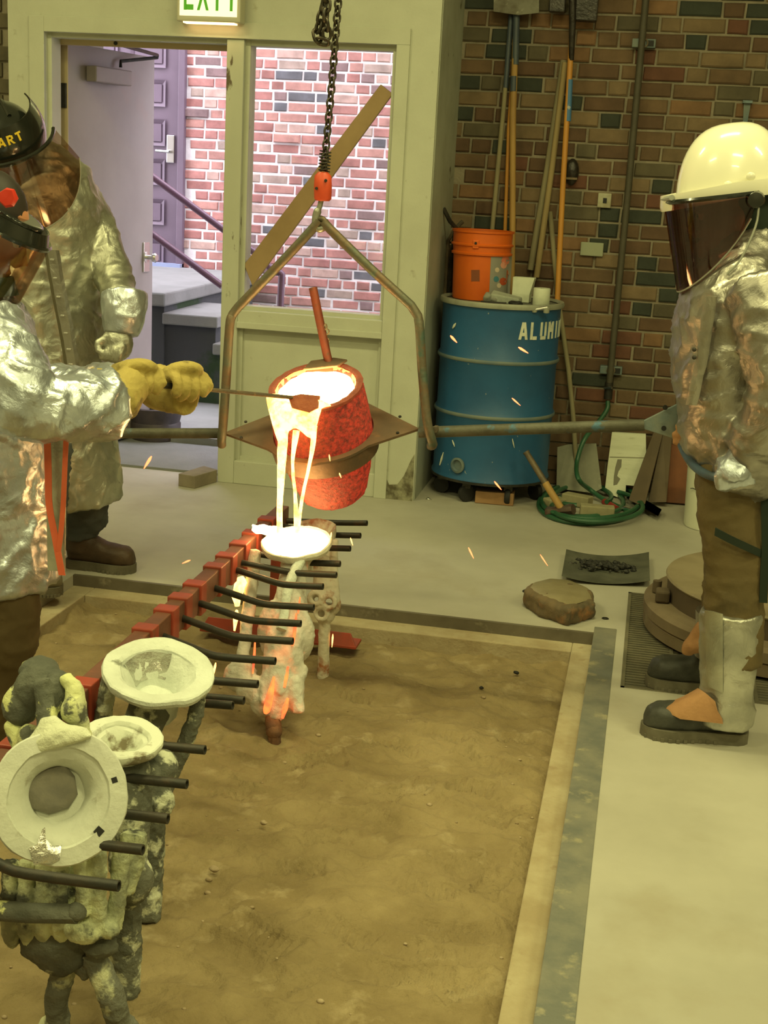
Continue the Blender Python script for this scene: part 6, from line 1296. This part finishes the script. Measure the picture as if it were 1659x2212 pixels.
lgA.blob(.010, 4, crease(.005, 10, (1, 1, 2))).build('trousers', mat('trousers_olive', (.075, .05, .018), (.10, .07, .03), 7, rough=.85), manA, smooth=180)
for q in (aA, aA2): boot(manA, q-fA*.06-V3(0, 0, .03), q+fA*.21-V3(0, 0, .03), .1, M['boot_brown'])
fHA = unit(V3(.84, .14, -.48)); hA = P(-28, 492, 3.33)
hdA, gA, QA = head(manA, hA, fHA, V3(0, 0, 1), mat('skin_warm', (.50, .22, .11), (.45, .19, .09), 7, rough=.5), 1.08)
nk = MB(); nk.tube([gA(-.01, 0, -.08), pA(-42, 640)], [.062, .068], 14); nk.build('neck', M['skin'], manA) if 0 else None
hr2 = MB(); hr2.ell(gA(-.022, 0, .03), (.11, .092, .115), QA, 18, 12); hr2.build('hair', M['hair'], manA)
cp = MB(); cp.loft([(gA(-.0, 0, .045), .128, .108), (gA(-.0, 0, .07), .126, .106)], ref=fHA, n=30); cp.blob(.006, 2).build('headband', M['hat_black'], manA)
cr2 = []
for i in range(5):
    u = i/4; cr2.append([gA(0, 0, 0)+QA @ V3((.140+.016*u)*math.cos(R(a)), (.118+.016*u)*math.sin(R(a)), .066-.034*u) for a in range(-75, 76, 10)])
MB().sheet(cr2, .005).build('shield_crown', M['hat_black'], manA, smooth=70); MB().tube(cr2[-1], .005, 6).build('crown_edge', M['visor_rim'], manA)
kq = P(18, 427, 3.20); MB().lathe([(.004, -.01), (.022, -.008), (.025, .0), (.021, .01), (.004, .012)], kq, (0, -1, .1), 7).jit(.003, 50).build('red_knob', mat('knob_red', (.62, .04, .02), rough=.4), manA, label='red adjusting knob on the headgear')
visor(manA, gA(.0, 0, -.01), QA, .160, 62, .045, .26, M['visor_brown'], M['visor_rim'], .0, .42)
cl = MB(); cl.loft([(pA(-30, 640), .085, .085), (pA(-34, 600), .075, .072)], ref=fA, n=18); cl.build('collar', mat('collar_green', (.012, .06, .035), rough=.9), manA, smooth=60)
# gauntlets closed round the rod
rd_ = unit(kb-ka); n0 = ka-rd_*.03; n1 = ka+rd_*.125
g1 = grip(n0, rd_, V3(.0, .55, .84), .012, .112, 1.2, thumb=-1, start=-15, sweep=225); g1.loft([(n0+V3(.0, -.03, .005), .05, .045), (pA(262, 858, -.07), .062, .055), (pA(232, 862, -.09), .078, .07), (pA(208, 865, -.10), .085, .075)], ref=(0, 0, 1), n=18)
g1.blob(.0045, 2, crease(.0025, 22)).build('gauntlet', M['glove_yellow'], manA, smooth=180)
g2_ = grip(n1, rd_, V3(.0, .75, .66), .012, .118, 1.3, thumb=-1, start=-20, sweep=225); g2_.loft([(n1+V3(-.0, .02, -.03), .05, .045), (n1+V3(-.06, .06, -.03), .055, .05), (n1+V3(-.12, .10, -.02), .065, .06)], ref=(0, 0, 1), n=16)
g2_.blob(.0045, 2, crease(.002, 22)).build('gauntlet', M['glove_yellow'], manA, smooth=180)
